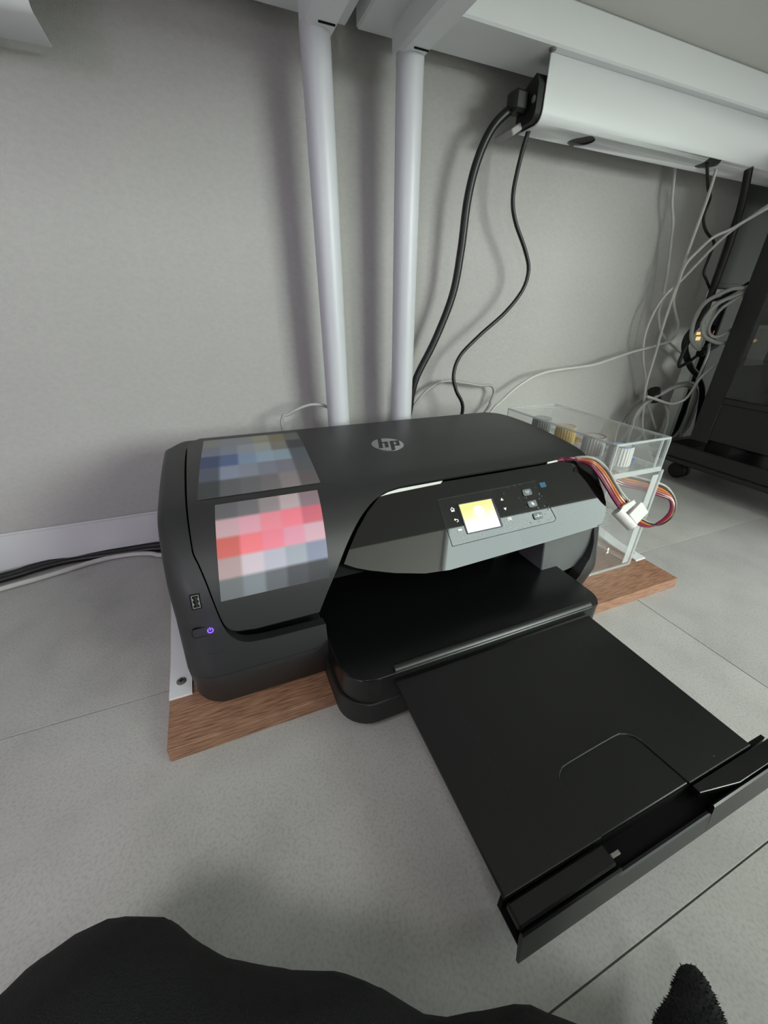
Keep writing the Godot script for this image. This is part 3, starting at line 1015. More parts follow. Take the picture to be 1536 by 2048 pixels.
func make_room() -> void:
	# floor: a bed of grout and the tiles on it
	var bed := structure("floor", bx(V3(-3.1, -0.06, -0.76), V3(4.3, -0.0012, 3.3), 0.0), M.grout)
	var tiles := []
	var k := 0
	for row in range(-2, 11):
		for col in range(-3, 6):
			var x0 := 0.5025 + (col - 1) * 0.96 + 0.0005
			var z0 := -0.0255 + (row - 1) * 0.319 + 0.0005
			var x1 := minf(x0 + 0.9590, 4.29)
			var z1 := minf(z0 + 0.3180, 3.29)
			x0 = maxf(x0, -3.09)
			z0 = maxf(z0, -0.74)
			if x1 - x0 < 0.02 or z1 - z0 < 0.02: continue
			part("tile", bx(V3(x0, -0.004, z0), V3(x1, 0.0, z1), 0.0002), M["tile%d" % (k % 3)], bed)
			k += 1
	structure("wall_back", bx(V3(-3.1, -0.05, WZ - 0.1), V3(1.058, 2.3, WZ), 0.0), M.wall)
	var far_bit := bx(V3(1.7, -0.05, WZ - 0.1), V3(4.3, 2.3, WZ), 0.0)
	far_bit.box(V3(1.058, 1.9, WZ - 0.1), V3(1.7, 2.3, WZ), 0.0)
	structure("wall_back_right", far_bit, M.wall)
	structure("wall_left", bx(V3(-3.2, -0.05, -0.76), V3(-3.1, 2.3, 3.4), 0.0), M.room)
	structure("wall_right", bx(V3(4.3, -0.05, -0.76), V3(4.4, 2.3, 3.4), 0.0), M.room)
	structure("wall_front", bx(V3(-3.2, -0.05, 3.3), V3(4.4, 2.3, 3.4), 0.0), M.room)
	structure("ceiling", bx(V3(-3.2, 2.3, -0.76), V3(4.4, 2.4, 3.4), 0.0), M.room)
	var bb := MB.new()
	bb.box(V3(-3.1, 0.0, WZ), V3(1.05, 0.062, WZ + 0.004), 0.0004)
	bb.box(V3(-3.1, 0.0612, WZ), V3(1.05, 0.0650, WZ + 0.0052), 0.0012)
	structure("baseboard_back", bb, M.base_board)
	var w := thing("window_1", "floor length window pane on the night city behind the computer tower", "window")
	w.set_meta("kind", "structure")
	var fr := MB.new()
	fr.box(V3(1.052, 0.0, -0.735), V3(1.066, 1.9, -0.66), 0.001)
	fr.box(V3(1.052, 1.89, -0.735), V3(1.71, 1.9, -0.66), 0.001)
	fr.box(V3(1.694, 0.0, -0.735), V3(1.706, 1.9, -0.66), 0.001)
	fr.box(V3(1.052, 0.0, -0.735), V3(1.71, 0.014, -0.66), 0.001)
	part("window_frame", fr, M.case_dark, w)
	part("shaded_mullion", bx(V3(1.222, 0.0, -0.7065), V3(1.285, 1.9, -0.6965), 0.002), plain(Color(0.09, 0.09, 0.09), 0.6), w)  # white frame bar, its shade put into the dark colour
	var bl := MB.new()
	bl.box(V3(1.067, 0.415, -0.6935), V3(1.693, 1.88, -0.6920), 0.0)
	bl.box(V3(1.067, 0.408, -0.6960), V3(1.693, 0.418, -0.6895), 0.002)
	part("grey_sheet", bl, plain(Color(0.19, 0.19, 0.19), 0.9), w)  # dark grey sheet for the grey area above the pane
	part("pane", bx(V3(1.06, 0.01, -0.712), V3(1.70, 1.895, -0.708), 0.0), M.window_glass, w)
	# the city far below the window
	var lights := [[39.63, -1.43, 0.34, 0.22, "lit_rose"], [41.24, -1.48, 0.40, 0.22, "lit_cream"], [41.42, -1.90, 0.45, 0.30, "lit_cream"], [43.48, -1.42, 0.14, 0.30, "lit_rose"], [43.70, -1.42, 0.12, 0.28, "lit_rose"], [45.24, -2.07, 0.40, 0.28, "lit_amber"], [47.60, -2.30, 0.30, 0.60, "lit_amber"], [48.30, -2.20, 0.40, 0.70, "lit_amber"], [48.85, -2.60, 0.50, 0.36, "lit_amber"], [49.45, -2.15, 0.70, 0.22, "lit_amber"], [50.20, -2.20, 0.50, 0.24, "lit_cream"]]
	var b := thing("distant_building", "dark far building with a few lit amber windows beyond the pane", "building")
	part("facade", bx(V3(36, -26, -27.5), V3(46.4, -0.9, -25.1), 0.0), M.far, b)
	for q in lights.slice(0, 6):
		part("lit_window", bx(V3(q[0] - q[2] / 2, q[1] - q[3] / 2, -25.12), V3(q[0] + q[2] / 2, q[1] + q[3] / 2, -24.98), 0.0), M[q[4]], b)
	b = thing("distant_building", "dark far building with a row of brighter amber windows, right of the other", "building")
	part("facade", bx(V3(46.8, -26, -27.5), V3(62, -1.3, -25.1), 0.0), M.far, b)
	for q in lights.slice(6):
		part("lit_window", bx(V3(q[0] - q[2] / 2, q[1] - q[3] / 2, -25.12), V3(q[0] + q[2] / 2, q[1] + q[3] / 2, -24.98), 0.0), M[q[4]], b)

func make_unseen_ceiling_lamp(at: Vector3, w: float, d: float, col: Color, energy: float, label: String) -> void:  # ceiling lamps out of view, placed for what they light
	var t := thing("unseen_ceiling_lamp", label, "lamp", "", at)
	part("lamp_frame", bx(at + V3(-w / 2 - 0.02, -0.03, -d / 2 - 0.02), at + V3(w / 2 + 0.02, 0.0, d / 2 + 0.02), 0.003), M.powder, t)
	var g: StandardMaterial3D = M.lamp_glow.duplicate()
	g.emission = col
	g.emission_energy_multiplier = 0.65
	part("diffuser", bx(at + V3(-w / 2, -0.034, -d / 2), at + V3(w / 2, -0.028, d / 2), 0.001), g, t)
	var l := AreaLight3D.new()
	l.name = "lamp_light"
	l.area_size = Vector2(w, d)
	l.light_color = col
	l.light_energy = energy
	l.area_range = 12.0
	l.area_attenuation = 2.0
	l.shadow_enabled = true
	l.rotation.x = -PI / 2
	l.position = V3(0, -0.037, 0)
	t.add_child(l)

func make_unseen_floor_lamp(at0: Vector3, w: float, h: float, col: Color, energy: float, label: String) -> void:  # glowing panels on posts, out of view behind the camera
	var at := V3(at0.x, 0.0, at0.z)
	var y0 := at0.y + 0.45
	var t := thing("unseen_floor_lamp", label, "lamp", "", at)
	part("foot", bx(at + V3(-w / 2, 0.0, -0.09), at + V3(w / 2, 0.02, 0.09), 0.003), M.case_dark, t)
	for s in [-1.0, 1.0]:
		part("post", bx(at + V3(s * (w / 2 - 0.02) - 0.01, 0.02, -0.01), at + V3(s * (w / 2 - 0.02) + 0.01, y0 + h, 0.01), 0.002), M.case_dark, t)
	var g: StandardMaterial3D = M.lamp_glow.duplicate()
	g.emission = col
	part("shade", bx(at + V3(-w / 2, y0, -0.06), at + V3(w / 2, y0 + h, -0.012), 0.004), g, t)
	var l := AreaLight3D.new()
	l.name = "lamp_light"
	l.area_size = Vector2(w, h)
	l.light_color = col
	l.light_energy = energy
	l.area_range = 12.0
	l.area_attenuation = 2.0
	l.shadow_enabled = true
	l.position = V3(0, y0 + h / 2, -0.063)
	t.add_child(l)

func desk(x0: float, x1: float, label: String, arm_x: float, pole: Array, tray_x0: float, tray_x1: float, tray_back: float) -> void:
	var t := thing("desk", label, "desk", "", V3((x0 + x1) / 2, 0, -0.3))
	part("desk_top", bx(V3(x0, 0.682, WZ + 0.003), V3(x1, 0.704, 0.055), 0.0015), M.powder_desk, t)
	var bm := MB.new()
	bm.box(V3(x0 + 0.003, 0.640, -0.628), V3(x1 - 0.003, 0.6815, -0.553), 0.0022)
	part("rear_beam", bm, M.powder, t)
	# leg: a round pole under a square arm that runs forward
	var arm := MB.new()
	arm.box(V3(arm_x - 0.0165, 0.6135, -0.612), V3(arm_x + 0.0165, 0.6815, -0.10), 0.004)
	var a := part("side_arm", arm, M.powder, t)
	var sl := MB.new()
	sl.box(V3(arm_x - 0.006, 0.6125, -0.5715), V3(arm_x + 0.012, 0.6140, -0.5690), 0.0003)
	part("weld_slot", sl, M.core, a)
	for z in [-0.545, -0.25]:
		var sc := MB.new()
		sc.lathe([Vector2(0.0045, -0.0006), Vector2(0.0045, 0.0006), Vector2(0.003, 0.0012)], 16, Transform3D(Basis(Vector3(0, 1, 0), Vector3(-1, 0, 0), Vector3(0, 0, 1)), V3(arm_x - 0.0166, 0.645, z)))
		part("screw", sc, M.screw, a)
	var pb := MB.new()
	pb.tube([pole[0], pole[1]], 0.0165, 28, 0.7)
	part("leg_pole", pb, M.powder_pole, t)
	# other leg at the far end of the desk
	var far := x1 - 0.03 if arm_x < (x0 + x1) / 2 else x0 + 0.03
	part("side_arm", bx(V3(far - 0.0165, 0.6135, -0.612), V3(far + 0.0165, 0.6815, -0.10), 0.004), M.powder, t)
	var p2 := MB.new()
	p2.tube([V3(far, 0.0, -0.594), V3(far, 0.62, -0.594)], 0.0165, 20, 0.7)
	part("leg_pole", p2, M.powder_pole, t)
	# cable tray
	var outer := PackedVector2Array()
	var inn := PackedVector2Array()
	outer.append(Vector2(0.5660, 0.6398))
	for i in 9:
		var an := i * PI / 16
		outer.append(Vector2(0.5800 - cos(an) * 0.014, 0.5875 - sin(an) * 0.014))
		inn.append(Vector2(0.5800 - cos(an) * 0.0125, 0.5875 - sin(an) * 0.0125))
	outer.append(Vector2(tray_back, 0.5735))
	inn.append(Vector2(tray_back, 0.5750))
	inn.reverse()
	inn.append(Vector2(0.5675, 0.6398))
	var poly := outer.duplicate()
	poly.append_array(inn)
	var xfz := Transform3D(Basis(Vector3(0, 0, -1), Vector3(0, 1, 0), Vector3(1, 0, 0)), Vector3.ZERO)
	var tr := CSGCombiner3D.new()
	tr.name = "cable_tray"
	var cp := CSGPolygon3D.new()
	cp.name = "sheet"
	cp.polygon = poly
	cp.depth = tray_x1 - tray_x0
	cp.material = M.powder
	cp.smooth_faces = true
	# CSGPolygon3D extrudes towards -z of its own axes
	cp.transform = Transform3D(Basis(Vector3(0, 0, -1), Vector3(0, 1, 0), Vector3(1, 0, 0)), V3(tray_x1, 0, 0))
	tr.add_child(cp)
	for hx in [0.5572, 0.8250]:
		if hx > tray_x0 and hx < tray_x1:
			var cy := CSGCylinder3D.new()
			cy.name = "hole"
			cy.operation = CSGShape3D.OPERATION_SUBTRACTION
			cy.radius = 0.0190
			cy.height = 0.012
			cy.sides = 32
			cy.material = M.powder
			cy.position = V3(hx, 0.5742, -0.5925 if hx < 0.7 else -0.5790)
			tr.add_child(cy)
	tr.position = -t.position
	t.add_child(tr)
	var s2 := MB.new()
	s2.lathe([Vector2(0.0042, 0.0), Vector2(0.0042, 0.0018), Vector2(0.0026, 0.0028)], 18, Transform3D(Basis(Vector3(1, 0, 0), Vector3(0, -1, 0), Vector3(0, 0, -1)), V3(tray_x0 - 0.004, 0.6400, -0.5600)))
	part("tray_screw", s2, M.screw, t)

func cable(called: String, label: String, pts: Array, r: float, mat: Material, group: String = "") -> MeshInstance3D:
	var b := MB.new()
	b.tube(pts, r, 10, 0.008)
	var o := part(called, b, mat)
	tag(o, label, "cable", group)
	return o

func make_cables() -> void:
	# socket strip inside the tray
	var t := thing("power_strip", "black socket strip poking out of the left end of the white cable tray", "power strip", "", V3(0.47, 0.5797, -0.58))
	var sp := PackedVector2Array([Vector2(0.5685, 0.6120)])
	for i in 9:
		var an := i * PI / 16
		sp.append(Vector2(0.5800 - cos(an) * 0.0115, 0.5877 - sin(an) * 0.0115))
	sp.append(Vector2(0.6065, 0.5762))
	sp.append(Vector2(0.6065, 0.6080))
	sp.append(Vector2(0.5760, 0.6230))
	var sb := MB.new()
	sb.prism(sp, 0.449, 0.62, Transform3D(Basis(Vector3(0, 0, -1), Vector3(0, 1, 0), Vector3(1, 0, 0)), Vector3.ZERO))
	part("strip_body", sb, M.case_dark, t)
	var pg0 := MB.new()
	pg0.box(V3(0.4270, 0.5875, -0.6050), V3(0.4490, 0.6100, -0.5830), 0.0035)
	part("plug", pg0, M.cable_black, t)
	var rv := MB.new()
	rv.lathe([Vector2(0.0040, -0.0012), Vector2(0.0040, 0.0), Vector2(0.0028, 0.0006)], 16, Transform3D(Basis(Vector3(0, 1, 0), Vector3(-1, 0, 0), Vector3(0, 0, 1)), V3(0.4490, 0.5985, -0.5755)))
	part("rivet", rv, M.steel, t)
	var tilt := Transform3D(Basis(Vector3(0, 0, 1), 0.55), V3(0.4380, 0.5700, -0.610))
	var sk := MB.new()
	sk.box(V3(-0.0045, -0.0035, -0.019), V3(0.012, 0.0045, 0.019), 0.001, tilt)
	var skp := part("socket_face", sk, M.cable_grey, t, 38.0, "pale grey socket block")
	for z in [-0.011, 0.0, 0.011]:
		var so := MB.new()
		so.lathe([Vector2(0.0030, -0.0004), Vector2(0.0030, 0.0004)], 12, tilt * Transform3D(Basis.IDENTITY, V3(0.003, -0.0036, z)))
		part("socket_slot", so, M.core, skp)
	cable("cable", "thick black power cable arching from the socket strip down behind the printer", [Vector3(0.4418, 0.5945, -0.5920), Vector3(0.4339, 0.5940, -0.5974), Vector3(0.4094, 0.5727, -0.6028), Vector3(0.3942, 0.5385, -0.6082), Vector3(0.3858, 0.4939, -0.6110), Vector3(0.3834, 0.4338, -0.6125), Vector3(0.3762, 0.3743, -0.6140), Vector3(0.3514, 0.3095, -0.6155), Vector3(0.3237, 0.2562, -0.6170), Vector3(0.3152, 0.2239, -0.6185), Vector3(0.3119, 0.1916, -0.6200), Vector3(0.2920, 0.1000, -0.6200), Vector3(0.2900, 0.0100, -0.6150)], 0.0058, M.cable_black)
	cable("cable", "thin black wavy cable hanging from the socket strip to the printer's back", [Vector3(0.4649, 0.5853, -0.5900), Vector3(0.4637, 0.5729, -0.5962), Vector3(0.4612, 0.5447, -0.6023), Vector3(0.4619, 0.5062, -0.6085), Vector3(0.4729, 0.4770, -0.6100), Vector3(0.5005, 0.4401, -0.6100), Vector3(0.5137, 0.4134, -0.6100), Vector3(0.5079, 0.3846, -0.6100), Vector3(0.4787, 0.3508, -0.6100), Vector3(0.4338, 0.3167, -0.6100), Vector3(0.3980, 0.2847, -0.6092), Vector3(0.3868, 0.2551, -0.6062), Vector3(0.3927, 0.2305, -0.6031), Vector3(0.4086, 0.1939, -0.6000), Vector3(0.3850, 0.1200, -0.6000), Vector3(0.3900, 0.0100, -0.6000)], 0.0031, M.cable_black)
	cable("cable", "white cable hanging straight down from behind the tray, leftmost of the white hanging ones", [Vector3(0.8170, 0.5867, -0.6320), Vector3(0.8330, 0.5370, -0.6320), Vector3(0.8516, 0.5071, -0.6320), Vector3(0.8605, 0.4821, -0.6320), Vector3(0.8771, 0.4280, -0.6320), Vector3(0.8871, 0.3728, -0.6320), Vector3(0.8871, 0.3544, -0.6320), Vector3(0.9063, 0.3250, -0.6320), Vector3(0.9392, 0.3011, -0.6320), Vector3(1.0069, 0.2720, -0.6320), Vector3(1.0411, 0.2548, -0.6320)], 0.0026, M.cable_white)
	cable("cable", "white cable running from the tray's right hole slanting down into the acrylic box corner", [Vector3(0.8546, 0.5809, -0.5830), Vector3(0.8642, 0.5376, -0.5887), Vector3(0.8666, 0.4762, -0.5943), Vector3(0.8722, 0.4335, -0.6000), Vector3(0.8751, 0.3970, -0.6033), Vector3(0.8773, 0.3329, -0.6067), Vector3(0.8849, 0.2840, -0.6100), Vector3(0.8867, 0.2145, -0.6100), Vector3(0.8992, 0.1686, -0.6100), Vector3(0.9249, 0.1068, -0.6100), Vector3(0.9900, 0.0200, -0.6000)], 0.0026, M.cable_white)
	cable("cable", "white cable from the right edge slanting down along the wall to the coil", [Vector3(0.9482, 0.5303, -0.5200), Vector3(0.9542, 0.5247, -0.5382), Vector3(0.9453, 0.5079, -0.5564), Vector3(0.9370, 0.4916, -0.5736), Vector3(0.9228, 0.4658, -0.5882), Vector3(0.8869, 0.4143, -0.6027), Vector3(0.8641, 0.3848, -0.6127), Vector3(0.8527, 0.3516, -0.6182), Vector3(0.8546, 0.3095, -0.6236), Vector3(0.8724, 0.2687, -0.6264), Vector3(0.9046, 0.2214, -0.6282), Vector3(0.9251, 0.1825, -0.6300), Vector3(1.0000, 0.1000, -0.6300)], 0.0026, M.cable_white)
	cable("cable", "white cable swinging low across the wall from the right edge to the printer's back", [Vector3(0.9519, 0.5258, -0.5200), Vector3(0.9469, 0.5197, -0.5326), Vector3(0.9178, 0.5007, -0.5453), Vector3(0.9090, 0.4900, -0.5579), Vector3(0.8858, 0.4772, -0.5705), Vector3(0.8769, 0.4595, -0.5821), Vector3(0.8636, 0.4358, -0.5905), Vector3(0.8722, 0.4082, -0.5989), Vector3(0.8860, 0.3764, -0.6074), Vector3(0.9200, 0.3504, -0.6158), Vector3(0.9448, 0.3294, -0.6205), Vector3(0.9433, 0.3048, -0.6216), Vector3(0.9047, 0.2924, -0.6226), Vector3(0.8319, 0.2799, -0.6237), Vector3(0.7648, 0.2649, -0.6247), Vector3(0.7197, 0.2568, -0.6242), Vector3(0.6039, 0.2480, -0.6232), Vector3(0.5471, 0.2278, -0.6221), Vector3(0.5053, 0.1979, -0.6211), Vector3(0.4895, 0.1852, -0.6200), Vector3(0.4500, 0.1400, -0.6100), Vector3(0.4300, 0.0200, -0.6000)], 0.0026, M.cable_white)
	cable("cable", "thin black wavy cable hanging out of the tray's right hole", [Vector3(0.8301, 0.5787, -0.5850), Vector3(0.8629, 0.5500, -0.5925), Vector3(0.8876, 0.5416, -0.6000), Vector3(0.8986, 0.5300, -0.6075), Vector3(0.9022, 0.5119, -0.6100), Vector3(0.9206, 0.4939, -0.6100), Vector3(0.9550, 0.4777, -0.6100), Vector3(0.9544, 0.4612, -0.6090), Vector3(0.9477, 0.4287, -0.6060), Vector3(0.9594, 0.4143, -0.6030), Vector3(0.9779, 0.3972, -0.6000)], 0.0024, M.cable_black)
	cable("cable", "thick black cable hanging at the wall's right end down to the floor", [Vector3(0.9192, 0.5786, -0.5700), Vector3(0.9439, 0.5334, -0.5767), Vector3(0.9599, 0.4754, -0.5833), Vector3(0.9695, 0.3968, -0.5900), Vector3(0.9693, 0.3430, -0.5933), Vector3(0.9497, 0.3104, -0.5967), Vector3(0.9619, 0.2833, -0.6000), Vector3(1.0020, 0.2471, -0.6000), Vector3(1.0490, 0.2191, -0.6000), Vector3(1.0877, 0.1700, -0.6000), Vector3(1.1300, 0.0300, -0.6000)], 0.0065, M.cable_black)
	var pc := cable("cable", "black plug cord with a fat connector near the window pane", [Vector3(1.0061, 0.2781, -0.5920), Vector3(0.9786, 0.2614, -0.5920), Vector3(0.9495, 0.2510, -0.5920), Vector3(0.9443, 0.2665, -0.5920), Vector3(0.9501, 0.2942, -0.5920), Vector3(0.9582, 0.3308, -0.5920)], 0.0034, M.cable_black)
	var pg := MB.new()
	pg.tube([Vector3(0.9920, 0.2771, -0.5850), Vector3(1.0355, 0.2954, -0.5850)], 0.0085, 12, 0.02)
	part("connector", pg, M.cable_black, pc)
	cable("cable", "short black lead curving behind the tower's rear pillar", [Vector3(1.0410, 0.4107, -0.5700), Vector3(1.0067, 0.3956, -0.5700), Vector3(0.9676, 0.3815, -0.5700), Vector3(0.9371, 0.3774, -0.5700)], 0.0030, M.cable_black)
	var g := "looped grey cables at the tower's back"
	cable("cable", "grey cable loop behind the tower's pillar, the outermost and largest of three", [Vector3(1.0100, 0.3950, -0.5420), Vector3(0.9972, 0.3993, -0.5450), Vector3(0.9751, 0.3988, -0.5537), Vector3(0.9667, 0.3945, -0.5625), Vector3(0.9345, 0.3774, -0.5713), Vector3(0.9306, 0.3560, -0.5800), Vector3(0.9293, 0.3286, -0.5800), Vector3(0.9376, 0.3088, -0.5800), Vector3(0.9535, 0.2952, -0.5800), Vector3(0.9768, 0.2864, -0.5800)], 0.0038, M.cable_grey, g)
	cable("cable", "grey cable loop behind the tower's pillar, the middle of three", [Vector3(1.0100, 0.3900, -0.5420), Vector3(0.9967, 0.3933, -0.5450), Vector3(0.9414, 0.3745, -0.5521), Vector3(0.9308, 0.3565, -0.5593), Vector3(0.9344, 0.3379, -0.5664), Vector3(0.9427, 0.3228, -0.5664), Vector3(0.9493, 0.3111, -0.5593), Vector3(0.9772, 0.3019, -0.5521), Vector3(0.9966, 0.3013, -0.5450), Vector3(1.0100, 0.2950, -0.5420)], 0.0036, M.cable_grey, g)
	cable("cable", "grey cable loop behind the tower's pillar, the innermost and smallest of three", [Vector3(1.0100, 0.3850, -0.5420), Vector3(0.9904, 0.3863, -0.5450), Vector3(0.9528, 0.3665, -0.5499), Vector3(0.9442, 0.3479, -0.5547), Vector3(0.9479, 0.3296, -0.5596), Vector3(0.9570, 0.3176, -0.5596), Vector3(0.9668, 0.3122, -0.5547), Vector3(0.9810, 0.3152, -0.5499), Vector3(0.9978, 0.3266, -0.5450), Vector3(1.0100, 0.3200, -0.5420)], 0.0030, M.cable_grey, g)
	cable("cable", "thin grey cable dropping from the loops behind the tower pillar to the floor", [Vector3(0.9950, 0.2979, -0.5750), Vector3(1.0023, 0.2779, -0.5750), Vector3(1.0013, 0.2545, -0.5750), Vector3(1.0001, 0.2337, -0.5750), Vector3(1.0004, 0.2070, -0.5750), Vector3(1.0600, 0.0600, -0.6000)], 0.0028, M.cable_grey)
	cable("cable", "pale cable sagging from the coil's strap up to the tower's back", [Vector3(0.8717, 0.1924, -0.5900), Vector3(0.9062, 0.1837, -0.5900), Vector3(0.9481, 0.1727, -0.5900), Vector3(0.9700, 0.1710, -0.5881), Vector3(0.9929, 0.1800, -0.5825), Vector3(0.9980, 0.2013, -0.5769), Vector3(0.9944, 0.2265, -0.5687), Vector3(1.0022, 0.2472, -0.5594), Vector3(1.0017, 0.2606, -0.5500), Vector3(1.0100, 0.2500, -0.5450)], 0.0028, M.cable_white)
	cable("cable", "pale cable end dropping from the coil beside the acrylic box corner", [Vector3(0.9545, 0.1685, -0.6000), Vector3(0.9676, 0.1562, -0.6000), Vector3(0.9781, 0.1426, -0.6000), Vector3(0.9872, 0.1181, -0.6000), Vector3(0.9910, 0.0897, -0.6000), Vector3(1.0000, 0.0300, -0.5900)], 0.0032, M.cable_grey)
	var c := thing("cable_coil", "coiled white network cable tied with a black strap against the wall", "cable coil", "", V3(1.0, 0.0, -0.61))
	for pts in [[Vector3(0.8718, 0.1167, -0.6320), Vector3(0.8774, 0.1350, -0.6320), Vector3(0.8931, 0.1523, -0.6320), Vector3(0.9219, 0.1698, -0.6320), Vector3(0.9601, 0.1822, -0.6320), Vector3(1.0191, 0.2007, -0.6320), Vector3(1.0732, 0.2049, -0.6320), Vector3(1.1134, 0.1911, -0.6320), Vector3(1.1303, 0.1658, -0.6320), Vector3(1.1329, 0.1280, -0.6320), Vector3(1.1243, 0.0806, -0.6320), Vector3(1.0445, 0.0476, -0.6320), Vector3(0.9283, 0.0707, -0.6320)], [Vector3(0.8741, 0.1172, -0.6220), Vector3(0.8759, 0.1357, -0.6220), Vector3(0.8873, 0.1531, -0.6220), Vector3(0.9115, 0.1707, -0.6220), Vector3(0.9458, 0.1832, -0.6220), Vector3(1.0018, 0.2015, -0.6220), Vector3(1.0534, 0.2057, -0.6220), Vector3(1.0918, 0.1921, -0.6220), Vector3(1.1079, 0.1672, -0.6220), Vector3(1.1083, 0.1302, -0.6220), Vector3(1.0984, 0.0837, -0.6220), Vector3(1.0232, 0.0509, -0.6220), Vector3(0.9308, 0.0714, -0.6220)], [Vector3(0.8743, 0.1179, -0.6120), Vector3(0.8729, 0.1365, -0.6120), Vector3(0.8806, 0.1541, -0.6120), Vector3(0.9006, 0.1717, -0.6120), Vector3(0.9315, 0.1842, -0.6120), Vector3(0.9853, 0.2023, -0.6120), Vector3(1.0349, 0.2064, -0.6120), Vector3(1.0721, 0.1930, -0.6120), Vector3(1.0875, 0.1686, -0.6120), Vector3(1.0857, 0.1323, -0.6120), Vector3(1.0747, 0.0867, -0.6120), Vector3(1.0027, 0.0543, -0.6120), Vector3(0.9312, 0.0724, -0.6120)], [Vector3(0.8743, 0.1187, -0.6020), Vector3(0.8696, 0.1374, -0.6020), Vector3(0.8736, 0.1551, -0.6020), Vector3(0.8896, 0.1728, -0.6020), Vector3(0.9172, 0.1853, -0.6020), Vector3(0.9667, 0.2032, -0.6020), Vector3(1.0127, 0.2074, -0.6020), Vector3(1.0475, 0.1943, -0.6020), Vector3(1.0620, 0.1703, -0.6020), Vector3(1.0588, 0.1348, -0.6020), Vector3(1.0476, 0.0900, -0.6020), Vector3(0.9819, 0.0578, -0.6020), Vector3(0.9314, 0.0734, -0.6020)], [Vector3(0.9001, 0.1117, -0.6120), Vector3(0.8928, 0.1312, -0.6120), Vector3(0.8940, 0.1494, -0.6120), Vector3(0.9074, 0.1677, -0.6120), Vector3(0.9333, 0.1805, -0.6120), Vector3(0.9824, 0.1989, -0.6120), Vector3(1.0280, 0.2032, -0.6120), Vector3(1.0627, 0.1898, -0.6120), Vector3(1.0771, 0.1654, -0.6120), Vector3(1.0724, 0.1294, -0.6120), Vector3(1.0602, 0.0840, -0.6120), Vector3(0.9954, 0.0510, -0.6120), Vector3(0.9590, 0.0653, -0.6120)]]:
		var b := MB.new()
		b.tube(pts, 0.0034, 8, 0.012)
		part("turn", b, M.cable_grey, c)
	var st := MB.new()
	st.tube([Vector3(0.9208, 0.1994, -0.6120), Vector3(0.9354, 0.1764, -0.6120)], 0.0125, 14, 0.05)
	part("strap", st, M.case_dark, c, 38.0, "black strap")
	var fc := thing("floor_cables", "pair of black cables running along the baseboard left of the printer", "cables", "", V3(-0.2, 0, -0.62))
	for pts in [[Vector3(-1.5000, 0.0080, -0.6000), Vector3(-0.9000, 0.0080, -0.5850), Vector3(-0.5000, 0.0080, -0.6000), Vector3(-0.3156, 0.0080, -0.6327), Vector3(-0.2842, 0.0080, -0.6437), Vector3(-0.2372, 0.0080, -0.6533), Vector3(-0.1774, 0.0080, -0.6493), Vector3(-0.1285, 0.0080, -0.6475), Vector3(-0.1066, 0.0080, -0.6438), Vector3(0.0000, 0.0080, -0.6200), Vector3(0.1200, 0.0080, -0.6250)], [Vector3(-1.5000, 0.0060, -0.5850), Vector3(-0.9000, 0.0060, -0.5700), Vector3(-0.5000, 0.0060, -0.5880), Vector3(-0.3143, 0.0060, -0.6263), Vector3(-0.2830, 0.0060, -0.6369), Vector3(-0.2366, 0.0060, -0.6475), Vector3(-0.1771, 0.0060, -0.6433), Vector3(-0.1283, 0.0060, -0.6396), Vector3(-0.1065, 0.0060, -0.6343), Vector3(0.0000, 0.0060, -0.6100), Vector3(0.1200, 0.0060, -0.6150)]]:
		var b := MB.new()
		b.tube(pts, 0.0046, 10, 0.01)
		part("cord", b, M.cable_black, fc)
	cable("cable", "flat white cable lying in front of the black pair left of the printer", [Vector3(-1.5000, 0.0040, -0.5500), Vector3(-0.9000, 0.0040, -0.5400), Vector3(-0.5000, 0.0040, -0.5600), Vector3(-0.3084, 0.0040, -0.6052), Vector3(-0.2552, 0.0040, -0.6185), Vector3(-0.1965, 0.0040, -0.6363), Vector3(-0.1564, 0.0040, -0.6369), Vector3(-0.1258, 0.0040, -0.6279), Vector3(-0.1060, 0.0040, -0.6157), Vector3(-0.0200, 0.0040, -0.6000), Vector3(0.1200, 0.0040, -0.6000)], 0.0036, M.cable_white)
	cable("cable", "grey cable arching behind the printer in front of the left pole", [Vector3(0.1050, 0.0300, -0.6000), Vector3(0.1020, 0.1200, -0.6050), Vector3(0.0927, 0.2018, -0.6050), Vector3(0.1024, 0.2101, -0.6050), Vector3(0.1219, 0.2190, -0.6050), Vector3(0.1412, 0.2229, -0.6050), Vector3(0.1605, 0.2193, -0.6050), Vector3(0.1800, 0.2070, -0.6050), Vector3(0.1917, 0.1869, -0.6050), Vector3(0.1900, 0.1000, -0.6200), Vector3(0.1900, 0.0100, -0.6200)], 0.0024, M.cable_grey)
	cable("cable", "grey cable looping over the printer's back right of the right pole", [Vector3(0.3000, 0.0200, -0.6320), Vector3(0.2970, 0.1000, -0.6350), Vector3(0.3226, 0.1837, -0.6350), Vector3(0.3360, 0.2091, -0.6350), Vector3(0.3594, 0.2301, -0.6350), Vector3(0.3887, 0.2406, -0.6350), Vector3(0.4313, 0.2351, -0.6350), Vector3(0.4649, 0.2289, -0.6350), Vector3(0.4909, 0.2276, -0.6350), Vector3(0.4990, 0.2143, -0.6350), Vector3(0.4929, 0.1959, -0.6350), Vector3(0.4879, 0.1839, -0.6350), Vector3(0.4200, 0.1000, -0.6300), Vector3(0.4200, 0.0200, -0.6300)], 0.0026, M.cable_grey)

